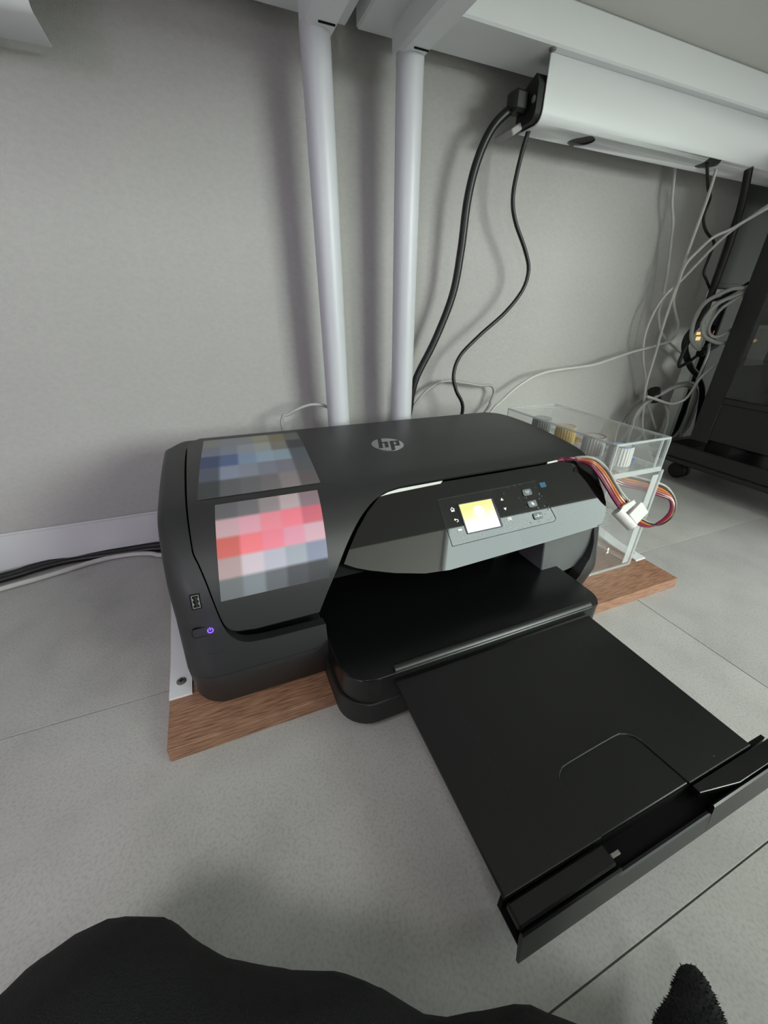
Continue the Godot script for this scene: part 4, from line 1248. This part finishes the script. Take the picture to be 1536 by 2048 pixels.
func make_board() -> void:
	var b := bx(V3(-0.0845, 0.0, -0.575), V3(0.5805, 0.0158, -0.2632), 0.0006)
	var o := part("wooden_board", b, M.wood)
	tag(o, "brown wood grained board lying on the tiles under the printer and ink box", "board")
	for side in 2:
		var x0: float = -0.0845 if side == 0 else 0.5605
		var x1: float = x0 + 0.0205
		var t := thing("metal_bar", ["flat white metal bar screwed on the board's left end beside the printer", "flat white metal bar on the board's right end behind the ink box"][side], "bar", "white metal bars on the board", V3((x0 + x1) / 2, 0.016, -0.32))
		var m := MB.new()
		var xfz := Transform3D(Basis(Vector3(0, 0, -1), Vector3(0, 1, 0), Vector3(1, 0, 0)), Vector3.ZERO)
		m.prism(PackedVector2Array([Vector2(0.3160, 0.0160), Vector2(0.36, 0.0172), Vector2(0.60, 0.058), Vector2(0.60, 0.0605), Vector2(0.36, 0.0200), Vector2(0.3160, 0.0184)]), x0, x1, xfz)
		part("bar", m, M.powder, t)
		var s := MB.new()
		s.lathe([Vector2(0.0046, 0.0), Vector2(0.0046, 0.0012), Vector2(0.003, 0.0020)], 20, Transform3D(Basis.IDENTITY, V3((x0 + x1) / 2 + 0.0005, 0.0186, -0.3335)))
		var sp := part("screw", s, M.screw, t)
		var cr := MB.new()
		cr.box(V3(-0.0026, 0.0, -0.0005), V3(0.0026, 0.0004, 0.0005), 0.0001, Transform3D(Basis.IDENTITY, V3((x0 + x1) / 2 + 0.0005, 0.0205, -0.3335)))
		cr.box(V3(-0.0005, 0.0, -0.0026), V3(0.0005, 0.0004, 0.0026), 0.0001, Transform3D(Basis.IDENTITY, V3((x0 + x1) / 2 + 0.0005, 0.0205, -0.3335)))
		part("screw_cross", cr, M.core, sp)

func open_box(b: MB, x0: float, x1: float, y0: float, y1: float, z0: float, z1: float, w: float, lid: bool, floor_: bool) -> void:
	b.box(V3(x0, y0, z1 - w), V3(x1, y1, z1), 0.0)
	b.box(V3(x0, y0, z0), V3(x1, y1, z0 + w), 0.0)
	b.box(V3(x0, y0, z0 + w), V3(x0 + w, y1, z1 - w), 0.0)
	b.box(V3(x1 - w, y0, z0 + w), V3(x1, y1, z1 - w), 0.0)
	if lid: b.box(V3(x0, y1, z0), V3(x1, y1 + w, z1), 0.0)
	if floor_: b.box(V3(x0, y0 - w, z0), V3(x1, y0, z1), 0.0)

func make_ink_box() -> void:
	var t := thing("ink_box", "clear acrylic ink box with a lifted lid standing on the board right of the printer", "ink box", "", V3(0.49, 0.016, -0.42))
	var x0 := 0.4415
	var x1 := 0.5440
	var zf := -0.3135
	var zb := -0.5180
	var body := MB.new()
	open_box(body, x0, x1, 0.0182, 0.1700, zb, zf, 0.0022, false, true)
	for k in 3: body.box(V3(x0 + 0.0022, 0.0182, lerpf(zb, zf, (k + 1) / 4.0) - 0.001), V3(x1 - 0.0022, 0.165, lerpf(zb, zf, (k + 1) / 4.0) + 0.001), 0.0)
	var bd := part("tank", body, M.acrylic, t)
	var e := MB.new()
	for x in [x0, x1 - 0.0046]:
		e.box(V3(x, 0.0170, zf - 0.0034), V3(x + 0.0046, 0.1700, zf + 0.0003), 0.0006)
	for x in [x0, x1 - 0.003]:
		e.box(V3(x, 0.0170, zb), V3(x + 0.003, 0.1700, zb + 0.003), 0.0006)
	for z in [zf - 0.0028, zb]:
		e.box(V3(x0, 0.0160, z), V3(x1, 0.0190, z + 0.0028), 0.0006)
	e.box(V3(x0, 0.0160, zb), V3(x0 + 0.0028, 0.0190, zf), 0.0006)
	e.box(V3(x1 - 0.0028, 0.0160, zb), V3(x1, 0.0190, zf), 0.0006)
	part("tank_edges", e, M.acrylic_edge_highlight, t)
	var rail := MB.new()
	rail.box(V3(x1 - 0.021, 0.024, zf + 0.0002), V3(x1 - 0.0095, 0.165, zf + 0.0012), 0.0004)
	part("front_rail", rail, M.acrylic_edge_highlight, t)
	var tm := TextMesh.new()
	var sf := SystemFont.new()
	sf.font_names = PackedStringArray(["Droid Serif"])
	tm.font = sf
	tm.text = "1"
	tm.font_size = 32
	tm.pixel_size = 0.00036
	tm.depth = 0.0006
	tm.material = M.white_glow_print
	var tn := MeshInstance3D.new()
	tn.name = "numeral"
	tn.mesh = tm
	tn.position = V3(0.4830, 0.0557, zf + 0.0004) - t.position
	t.add_child(tn)
	# lid
	var ly0 := 0.1725
	var ly1 := 0.2130
	var lx0 := 0.4385
	var lx1 := 0.5370
	var lf := -0.3140
	var lb := -0.5180
	var lid := MB.new()
	open_box(lid, lx0, lx1, ly0, ly1, lb, lf, 0.0024, true, false)
	lid.box(V3(lx0 + 0.003, 0.1735, lb + 0.003), V3(lx1 - 0.003, 0.1755, lf - 0.003), 0.0)
	var lp := part("lid", lid, M.acrylic, t)
	var le := MB.new()
	for z in [lf - 0.0024, lb]:
		le.box(V3(lx0, ly1 - 0.0004, z), V3(lx1, ly1 + 0.0027, z + 0.0026), 0.0007)
		le.box(V3(lx0 - 0.0006, ly0 - 0.004, z - 0.0004), V3(lx1 + 0.0006, ly0 + 0.0030, z + 0.003), 0.0008)
	for x in [lx0, lx1 - 0.0024]:
		le.box(V3(x, ly1 - 0.0004, lb), V3(x + 0.0024, ly1 + 0.0027, lf), 0.0007)
		le.box(V3(x - 0.0004, ly0 - 0.004, lb), V3(x + 0.0028, ly0 + 0.0030, lf), 0.0008)
		le.box(V3(x, ly0, lf - 0.0030), V3(x + 0.003, ly1, lf + 0.0003), 0.0006)
		le.box(V3(x, ly0, lb), V3(x + 0.003, ly1, lb + 0.003), 0.0006)
	le.box(V3(lx1 - 0.016, ly0, lf - 0.0020), V3(lx1 - 0.0135, ly1, lf + 0.0003), 0.0005)
	part("lid_edges", le, M.acrylic_edge_highlight, lp)
	# filler caps under the lid
	var cols := [Color(0.10, 0.10, 0.10), Color(0.80, 0.58, 0.20), Color(0.60, 0.32, 0.38), Color(0.20, 0.34, 0.66)]
	var names := ["black", "yellow", "pink", "blue"]
	for k in 4:
		var z: float = [-0.490, -0.4390, -0.3860, -0.3430][k]
		var x: float = 0.4885
		var xf := Transform3D(Basis.IDENTITY, V3(x, 0.1760, z))
		var cap := MB.new()
		var rings := []
		for q in [Vector2(0.0152, 0.0), Vector2(0.0152, 0.012), Vector2(0.0148, 0.0235), Vector2(0.0135, 0.0250)]:
			var ring := PackedVector3Array()
			for j in 96:
				var a := -TAU * j / 96
				var rr: float = q.x - (0.0008 if (j / 2) % 2 == 0 and q.y < 0.0240 else 0.0)
				ring.append(xf * V3(cos(a) * rr, q.y, sin(a) * rr))
			rings.append(ring)
		cap.loft(rings)
		var capm: Material = M.white_plastic
		if k == 1: capm = plain(Color(0.84, 0.74, 0.50), 0.5)
		if k == 0: capm = plain(Color(0.55, 0.55, 0.54), 0.5)
		var c := part("filler_cap", cap, capm, t, 38.0, "white ribbed filler cap with a %s ring" % names[k])
		var col := plain(cols[k], 0.4)
		var rim := MB.new()
		var rp := []
		for j in 33: rp.append(V3(x + cos(TAU * j / 32) * 0.0132, 0.2014, z + sin(TAU * j / 32) * 0.0132))
		rim.tube(rp, 0.0009, 6, 0.1)
		part("rim", rim, col, c)
		if k == 3 or k == 1:
			var plug := MB.new()
			plug.lathe([Vector2(0.0035, 0.0), Vector2(0.0055, 0.001), Vector2(0.0055, 0.003), Vector2(0.0035, 0.0034)], 20, Transform3D(Basis.IDENTITY, V3(x + 0.026, 0.1758, z)))
			part("vent_plug", plug, col, c)

func make_ribbon() -> void:
	var t := thing("ink_tubes", "ribbon of coloured ink tubes looping from under the lid into the acrylic box", "tubes", "", V3(0.48, 0.12, -0.3))
	var path: Array = [Vector3(0.3805, 0.1923, -0.3520), Vector3(0.3980, 0.1928, -0.3450), Vector3(0.4118, 0.1935, -0.3370), Vector3(0.4219, 0.1911, -0.3270), Vector3(0.4314, 0.1803, -0.3170), Vector3(0.4360, 0.1679, -0.3060), Vector3(0.4408, 0.1559, -0.2960), Vector3(0.4489, 0.1456, -0.2900), Vector3(0.4641, 0.1302, -0.2870), Vector3(0.4836, 0.1173, -0.2850), Vector3(0.5118, 0.1054, -0.2870), Vector3(0.5431, 0.1003, -0.2920), Vector3(0.5676, 0.1036, -0.2980), Vector3(0.5780, 0.1146, -0.3040), Vector3(0.5757, 0.1256, -0.3100), Vector3(0.5630, 0.1344, -0.3160), Vector3(0.5419, 0.1421, -0.3220), Vector3(0.5161, 0.1500, -0.3270), Vector3(0.4912, 0.1572, -0.3330)]
	var mats := ["ink_clear", "ink_grey", "ink_orange", "ink_peach", "ink_crimson", "ink_magenta"]
	# across direction of the ribbon at each point: fans out over the lid, turns on edge in the loop
	var n := path.size()
	path.push_front(path[0] + V3(-0.075, 0.0006, -0.006))
	path.append(V3(0.470, 0.168, -0.345))
	for k in 6:
		var pts := []
		for i in path.size():
			var p: Vector3 = path[i]
			var f := float(i) / (path.size() - 1)
			var d: Vector3 = (path[mini(i + 1, path.size() - 1)] - path[maxi(i - 1, 0)]).normalized()
			var view := (V3(0, 0.36, 0) - p).normalized()
			var side := d.cross(V3(0.0, 0.3, 1.0).normalized()).normalized()
			var spread := 0.0030
			if f < 0.22: 
				spread = lerpf(0.0015, 0.0034, clampf(f / 0.2, 0.0, 1.0))
				side = V3(0.0, 0.5, -0.85).lerp(side, clampf(f / 0.22, 0.0, 1.0)).normalized()
				if side.y < -0.9: side = -side
			elif f > 0.42 and f < 0.76: spread = 0.0016
			var turn := 1.0
			if f < 0.24: turn = lerpf(1.0, -1.0, smoothstep(0.10, 0.24, f))
			elif f < 0.66: turn = lerpf(-1.0, 1.0, smoothstep(0.50, 0.64, f))
			var off := (2.5 - k) * spread * turn
			# colours lie clear outermost on the outside of the loop
			pts.append(p + side * off + V3(0, 0, 0.0006 * sin(k * 2.1 + f * 9.0)))
		var b := MB.new()
		b.tube(pts, 0.0018, 8, 0.006)
		part("tube", b, M[mats[k]], t)
	# clip that holds the ribbon: a flat clamp with a round channel below
	var c := thing("tube_clip", "white plastic clip holding the ribbon of ink tubes beside the panel", "clip", "", V3(0.452, 0.138, -0.285))
	var B := Basis(V3(0.779, 0.634, -0.0215).normalized(), V3(-0.525, 0.626, -0.584).normalized(), V3(-0.3535, 0.4618, 0.8135).normalized()).orthonormalized()
	var xf := Transform3D(B, V3(0.4515, 0.1390, -0.2830))
	var jaw := MB.new()
	jaw.prism(PackedVector2Array([Vector2(-0.0070, -0.0160), Vector2(0.0140, -0.0150), Vector2(0.0170, -0.0020), Vector2(0.0155, 0.0005), Vector2(-0.0055, -0.0005)]), 0.001, 0.0060, xf, 0.0007)
	part("jaw", jaw, M.white_plastic, c)
	var jaw2 := MB.new()
	jaw2.prism(PackedVector2Array([Vector2(-0.0115, 0.0030), Vector2(0.0120, 0.0025), Vector2(0.0130, 0.0075), Vector2(-0.0020, 0.0115), Vector2(-0.0105, 0.0095)]), 0.000, 0.0040, xf, 0.0007)
	part("jaw", jaw2, M.white_plastic, c)
	var back := MB.new()
	back.prism(PackedVector2Array([Vector2(-0.0095, -0.0150), Vector2(0.0130, -0.0140), Vector2(0.0130, 0.0085), Vector2(-0.0095, 0.0090)]), -0.0070, -0.0045, xf, 0.0005)
	part("clip_back", back, M.white_plastic, c)
	var ring := MB.new()
	var rings := []
	for q in [[0.0072, 0.0105], [0.0072, -0.0165], [0.0057, -0.0165], [0.0057, 0.0105], [0.0072, 0.0105]]:
		var r := PackedVector3Array()
		for j in 27:
			var a := deg_to_rad(62 + j * 10.0)
			r.append(xf * V3(-0.0095 + cos(a) * q[0], q[1], -0.0010 + sin(a) * q[0]))
		rings.append(r)
	ring.loft(rings, false)
	part("channel", ring, M.white_plastic, c)

func make_tower() -> void:
	var x0 := 0.985
	var x1 := 1.20
	var zb := -0.540
	var zf := -0.06
	var st := thing("rolling_stand", "low black rolling stand on casters under the computer tower", "stand", "", V3(1.09, 0, -0.3))
	var base := MB.new()
	base.box(V3(0.962, 0.046, -0.5850), V3(1.225, 0.060, -0.045), 0.004)
	base.box(V3(0.962, 0.058, -0.5850), V3(0.972, 0.0885, -0.045), 0.003)
	base.box(V3(1.215, 0.058, -0.5850), V3(1.225, 0.0885, -0.045), 0.003)
	base.box(V3(0.962, 0.058, -0.5850), V3(1.225, 0.0885, -0.575), 0.003)
	part("platform", base, M.case, st)
	for q in [[1.015, -0.552], [1.18, -0.552], [1.015, -0.09], [1.18, -0.09]]:
		var w := MB.new()
		for s in [-1.0, 1.0]:
			w.lathe([Vector2(0.006, -0.0065), Vector2(0.0165, -0.0065), Vector2(0.0185, -0.0045), Vector2(0.0185, 0.0045), Vector2(0.0165, 0.0065), Vector2(0.006, 0.0065)], 24, Transform3D(Basis(Vector3(0, 1, 0), Vector3(-1, 0, 0), Vector3(0, 0, 1)), V3(q[0] + s * 0.0085, 0.0185, q[1])))
		var cs := part("caster", w, M.case_dark, st)
		var hood := MB.new()
		hood.box(V3(q[0] - 0.004, 0.018, q[1] - 0.012), V3(q[0] + 0.004, 0.046, q[1] + 0.012), 0.002)
		part("caster_fork", hood, M.case, cs)
	var t := thing("computer_tower", "black computer tower with a tinted glass side panel at the right edge", "computer", "", V3(1.09, 0.06, -0.3))
	part("frame_pillar", bx(V3(x0, 0.100, zb), V3(x0 + 0.02, 0.60, -0.502), 0.002), M.case, t)
	part("frame_pillar", bx(V3(x0, 0.100, -0.09), V3(x0 + 0.02, 0.60, zf), 0.002), M.case, t)
	var sh := MB.new()
	sh.box(V3(x0 + 0.001, 0.108, -0.503), V3(x1, 0.190, zf), 0.002)
	sh.box(V3(x0 - 0.001, 0.186, -0.503), V3(x1, 0.200, zf), 0.002)
	part("power_shroud", sh, M.case, t)
	var rear := MB.new()
	rear.box(V3(x0 + 0.02, 0.100, zb), V3(x1, 0.255, zb + 0.006), 0.001)
	rear.box(V3(x0 + 0.02, 0.335, zb), V3(x1, 0.60, zb + 0.006), 0.001)
	rear.box(V3(1.17, 0.255, zb), V3(x1, 0.335, zb + 0.006), 0.001)
	rear.box(V3(x0, 0.598, zb), V3(x1, 0.606, zf), 0.001)
	rear.box(V3(x1 - 0.006, 0.108, zb), V3(x1, 0.60, zf), 0.001)
	part("back_panels", rear, M.case_dark, t)
	part("glass_panel", bx(V3(x0 - 0.0005, 0.200, -0.502), V3(x0 + 0.0035, 0.598, -0.09), 0.0), M.case_glass, t)
	var gp := MB.new()
	gp.box(V3(1.06, 0.265, -0.50), V3(1.17, 0.300, -0.24), 0.003)
	part("graphics_card", gp, M.case_dark, t)
	var mb := MB.new()
	mb.box(V3(1.178, 0.24, -0.51), V3(1.186, 0.57, -0.25), 0.002)
	part("main_board", mb, M.case_dark, t)
	var cool := MB.new()
	cool.lathe([Vector2(0.002, -0.02), Vector2(0.034, -0.02), Vector2(0.038, -0.016), Vector2(0.038, 0.016), Vector2(0.034, 0.02), Vector2(0.002, 0.02)], 32, Transform3D(Basis(Vector3(0, 1, 0), Vector3(-1, 0, 0), Vector3(0, 0, 1)), V3(1.09, 0.392, -0.516)))
	part("cooler", cool, M.fan, t, 38.0, "pale round cooler")
	for z in [-0.49, -0.11]:
		for x in [1.0, 1.17]:
			part("case_foot", bx(V3(x, 0.0605, z - 0.02), V3(x + 0.02, 0.109, z + 0.02), 0.003), M.case_dark, t)

# ---------------------------------------------------------------- the person
func blob(bones: Array, cell: float, k: float) -> MB:
	var lo := Vector3(1e9, 1e9, 1e9)
	var hi := -lo
	for b in bones:
		for e in 2:
			var r: float = b[2 + e]
			lo = lo.min(b[e] - Vector3.ONE * (r + cell * 4))
			hi = hi.max(b[e] + Vector3.ONE * (r + cell * 4))
	var n := Vector3i(((hi - lo) / cell).ceil()) + Vector3i.ONE
	var f := PackedFloat32Array()
	f.resize(n.x * n.y * n.z)
	f.fill(1.0)
	for b in bones:
		var a: Vector3 = b[0]
		var c: Vector3 = b[1]
		var ra: float = b[2]
		var rc: float = b[3]
		var m := maxf(ra, rc) + k + cell * 2
		var l0 := Vector3i(((a.min(c) - Vector3.ONE * m - lo) / cell).floor()).clamp(Vector3i.ZERO, n - Vector3i.ONE)
		var l1 := Vector3i(((a.max(c) + Vector3.ONE * m - lo) / cell).ceil()).clamp(Vector3i.ZERO, n - Vector3i.ONE)
		var ac := c - a
		var ll := maxf(ac.length_squared(), 1e-9)
		for z in range(l0.z, l1.z + 1):
			for y in range(l0.y, l1.y + 1):
				for x in range(l0.x, l1.x + 1):
					var p := lo + Vector3(x, y, z) * cell
					var t := clampf((p - a).dot(ac) / ll, 0.0, 1.0)
					var d := p.distance_to(a + ac * t) - lerpf(ra, rc, t)
					var at := (z * n.y + y) * n.x + x
					var o := f[at]
					var h := clampf(0.5 + 0.5 * (o - d) / k, 0.0, 1.0)
					f[at] = lerpf(o, d, h) - k * h * (1.0 - h)
	var vid := {}
	var vs := PackedVector3Array()
	var out := MB.new()
	var sx := 1
	var sy := n.x
	var sz := n.x * n.y
	for z in n.z - 1:
		for y in n.y - 1:
			for x in n.x - 1:
				var at := z * sz + y * sy + x
				var mask := 0
				for c in 8:
					if f[at + (c & 1) + ((c >> 1) & 1) * sy + ((c >> 2) & 1) * sz] < 0.0: mask |= 1 << c
				if mask == 0 or mask == 255: continue
				var s := Vector3.ZERO
				var cnt := 0
				for c in 8:
					for ax in 3:
						if c & (1 << ax): continue
						var c2 := c | (1 << ax)
						var fa := f[at + (c & 1) + ((c >> 1) & 1) * sy + ((c >> 2) & 1) * sz]
						var fb := f[at + (c2 & 1) + ((c2 >> 1) & 1) * sy + ((c2 >> 2) & 1) * sz]
						if (fa < 0.0) == (fb < 0.0): continue
						var p := Vector3(c & 1, (c >> 1) & 1, (c >> 2) & 1)
						p[ax] += fa / (fa - fb)
						s += p
						cnt += 1
				vid[at] = vs.size()
				vs.append(lo + (Vector3(x, y, z) + s / cnt) * cell)
	for at in vid:
		var st := [sx, sy, sz]
		for ax in 3:
			var u: int = st[(ax + 1) % 3]
			var w: int = st[(ax + 2) % 3]
			var fa := f[at]
			var fb := f[at + st[ax]]
			if (fa < 0.0) == (fb < 0.0): continue
			if not (vid.has(at - u) and vid.has(at - w) and vid.has(at - u - w)): continue
			var a := vs[vid[at]]
			var b := vs[vid[at - u]]
			var c := vs[vid[at - u - w]]
			var d := vs[vid[at - w]]
			if fa < 0.0: out.quad(a, b, c, d)
			else: out.quad(a, d, c, b)
	return out

func make_person() -> void:
	var t := thing("person", "person in black clothes and fuzzy dark slippers sitting cross-legged on the floor before the printer", "person", "", V3(0.05, 0, 0.35))
	var hipl := V3(-0.045, 0.105, 0.44)
	var hipr := V3(0.115, 0.105, 0.44)
	var pel := V3(0.035, 0.120, 0.47)
	var kl := V3(-0.066, 0.098, -0.012)
	var al := V3(0.096, 0.060, 0.062)
	var kr := V3(0.33, 0.16, 0.16)
	var ar := V3(0.12, 0.062, 0.215)
	var chest := V3(0.03, 0.44, 0.44)
	var sl := V3(-0.13, 0.52, 0.42)
	var sr := V3(0.19, 0.52, 0.42)
	var el := V3(-0.17, 0.33, 0.26)
	var er := V3(0.22, 0.34, 0.26)
	var wl := V3(-0.085, 0.355, 0.125)
	var wr := V3(0.115, 0.355, 0.125)
	var bones := [
		[pel, chest, 0.128, 0.130], [V3(-0.02, 0.12, 0.48), V3(0.09, 0.12, 0.48), 0.125, 0.125], [chest, V3(0.03, 0.55, 0.40), 0.11, 0.05],
		[sl, sr, 0.055, 0.055], [sl, el, 0.050, 0.042], [el, wl, 0.042, 0.030], [sr, er, 0.050, 0.042], [er, wr, 0.042, 0.030],
		[hipl, V3(-0.20, 0.105, 0.10), 0.090, 0.074], [V3(-0.20, 0.105, 0.10), V3(-0.1563, 0.072, -0.050), 0.074, 0.0469],
		[V3(-0.1563, 0.072, -0.0535), V3(-0.0955, 0.0734, -0.0707), 0.0469, 0.055], [V3(-0.0955, 0.0734, -0.0707), V3(-0.0646, 0.0673, -0.0367), 0.055, 0.0615],
		[V3(-0.0646, 0.0673, -0.0367), V3(-0.0142, 0.070, -0.022), 0.0615, 0.0505], [V3(-0.0142, 0.070, -0.022), V3(0.0404, 0.0645, 0.0232), 0.0505, 0.0525],
		[V3(0.0649, 0.065, 0.0107), V3(0.0933, 0.0563, 0.0335), 0.0464, 0.045],
		[hipr, kr, 0.088, 0.066], [kr, ar, 0.060, 0.042]]
	var cl := blob(bones, 0.010, 0.010)
	var wr1 := FastNoiseLite.new()
	wr1.noise_type = FastNoiseLite.TYPE_SIMPLEX_SMOOTH
	wr1.fractal_type = FastNoiseLite.FRACTAL_RIDGED
	wr1.fractal_octaves = 2
	wr1.frequency = 9.0
	wr1.seed = 4
	for i in cl.v.size():
		var p: Vector3 = cl.v[i]
		cl.v[i] = p + Vector3(wr1.get_noise_3d(p.x, p.y, p.z * 0.7), wr1.get_noise_3d(p.x + 5.0, p.y, p.z), wr1.get_noise_3d(p.x, p.y + 7.0, p.z)) * 0.0035
	var body := part("clothed_body", cl, M.cloth, t, 80.0)
	var hd := blob([[V3(0.03, 0.60, 0.385), V3(0.03, 0.70, 0.36), 0.05, 0.05], [V3(0.03, 0.735, 0.37), V3(0.03, 0.715, 0.345), 0.085, 0.078], [V3(0.03, 0.675, 0.315), V3(0.03, 0.67, 0.33), 0.048, 0.05], [V3(0.03, 0.705, 0.272), V3(0.03, 0.725, 0.285), 0.013, 0.008]], 0.008, 0.02)
	part("head", hd, M.skin, body, 80.0)
	var hr := blob([[V3(0.03, 0.765, 0.39), V3(0.03, 0.79, 0.35), 0.082, 0.066], [V3(0.03, 0.72, 0.42), V3(0.03, 0.68, 0.42), 0.07, 0.055]], 0.010, 0.02)
	part("hair", hr, M.hair, body, 80.0)
	for s in [-1.0, 1.0]:
		var w: Vector3 = wl if s < 0 else wr
		var into := V3(0.015 - w.x, 0, 0).normalized()
		var hb := [[w, w + V3(0, 0.012, -0.03) + into * 0.03, 0.024, 0.022], [w + V3(0, 0.012, -0.03) + into * 0.03, w + V3(0, 0.03, -0.035) + into * 0.04, 0.020, 0.018]]
		for k in 4:
			var r0: Vector3 = w + V3(0, 0.036 - k * 0.016, -0.034) + into * 0.036
			var r1: Vector3 = r0 + into * 0.028 + V3(0, 0.002, -0.002)
			hb.append([r0, r1, 0.0085, 0.0080])
			hb.append([r1, r1 + into * 0.010 + V3(0, 0, 0.018), 0.0080, 0.0070])
		hb.append([w + into * 0.02 + V3(0, 0.018, -0.012), w + into * 0.045 + V3(0, 0.048, 0.0), 0.0105, 0.0085])
		part("hand", blob(hb, 0.0045, 0.006), M.skin, body, 80.0)
	# slipper with a fuzzy pile on the foot of the crossed leg
	var sb := blob([[V3(0.112, 0.0555, 0.040), V3(0.1592, 0.0490, 0.0175), 0.0290, 0.0178], [V3(0.1592, 0.0490, 0.0175), V3(0.1902, 0.0335, -0.0005), 0.0178, 0.0080]], 0.004, 0.008)
	var fz := MB.new()
	var rng := RandomNumberGenerator.new()
	rng.seed = 19
	for i in range(0, sb.v.size(), 3):
		var c: Vector3 = (sb.v[i] + sb.v[i + 1] + sb.v[i + 2]) / 3.0
		var nr: Vector3 = (sb.v[i + 1] - sb.v[i]).cross(sb.v[i + 2] - sb.v[i]).normalized()
		for j in 2:
			var tipd := (nr + Vector3(rng.randf_range(-0.7, 0.7), rng.randf_range(-0.7, 0.7), rng.randf_range(-0.7, 0.7))).normalized()
			var sd := tipd.cross(Vector3(rng.randf(), rng.randf(), rng.randf())).normalized() * 0.0004
			fz.tri(c - sd, c + sd, c + tipd * rng.randf_range(0.0008, 0.0022))
	var sp := part("slipper", sb, M.fuzz, t, 80.0)
	var fp := part("slipper_pile", fz, M.fuzz, sp)
	fp.set_meta("kind", "stuff")
	var lb := blob([[V3(0.10, 0.040, 0.215), V3(0.02, 0.036, 0.19), 0.036, 0.030]], 0.006, 0.014)
	part("slipper", lb, M.fuzz, t, 80.0)
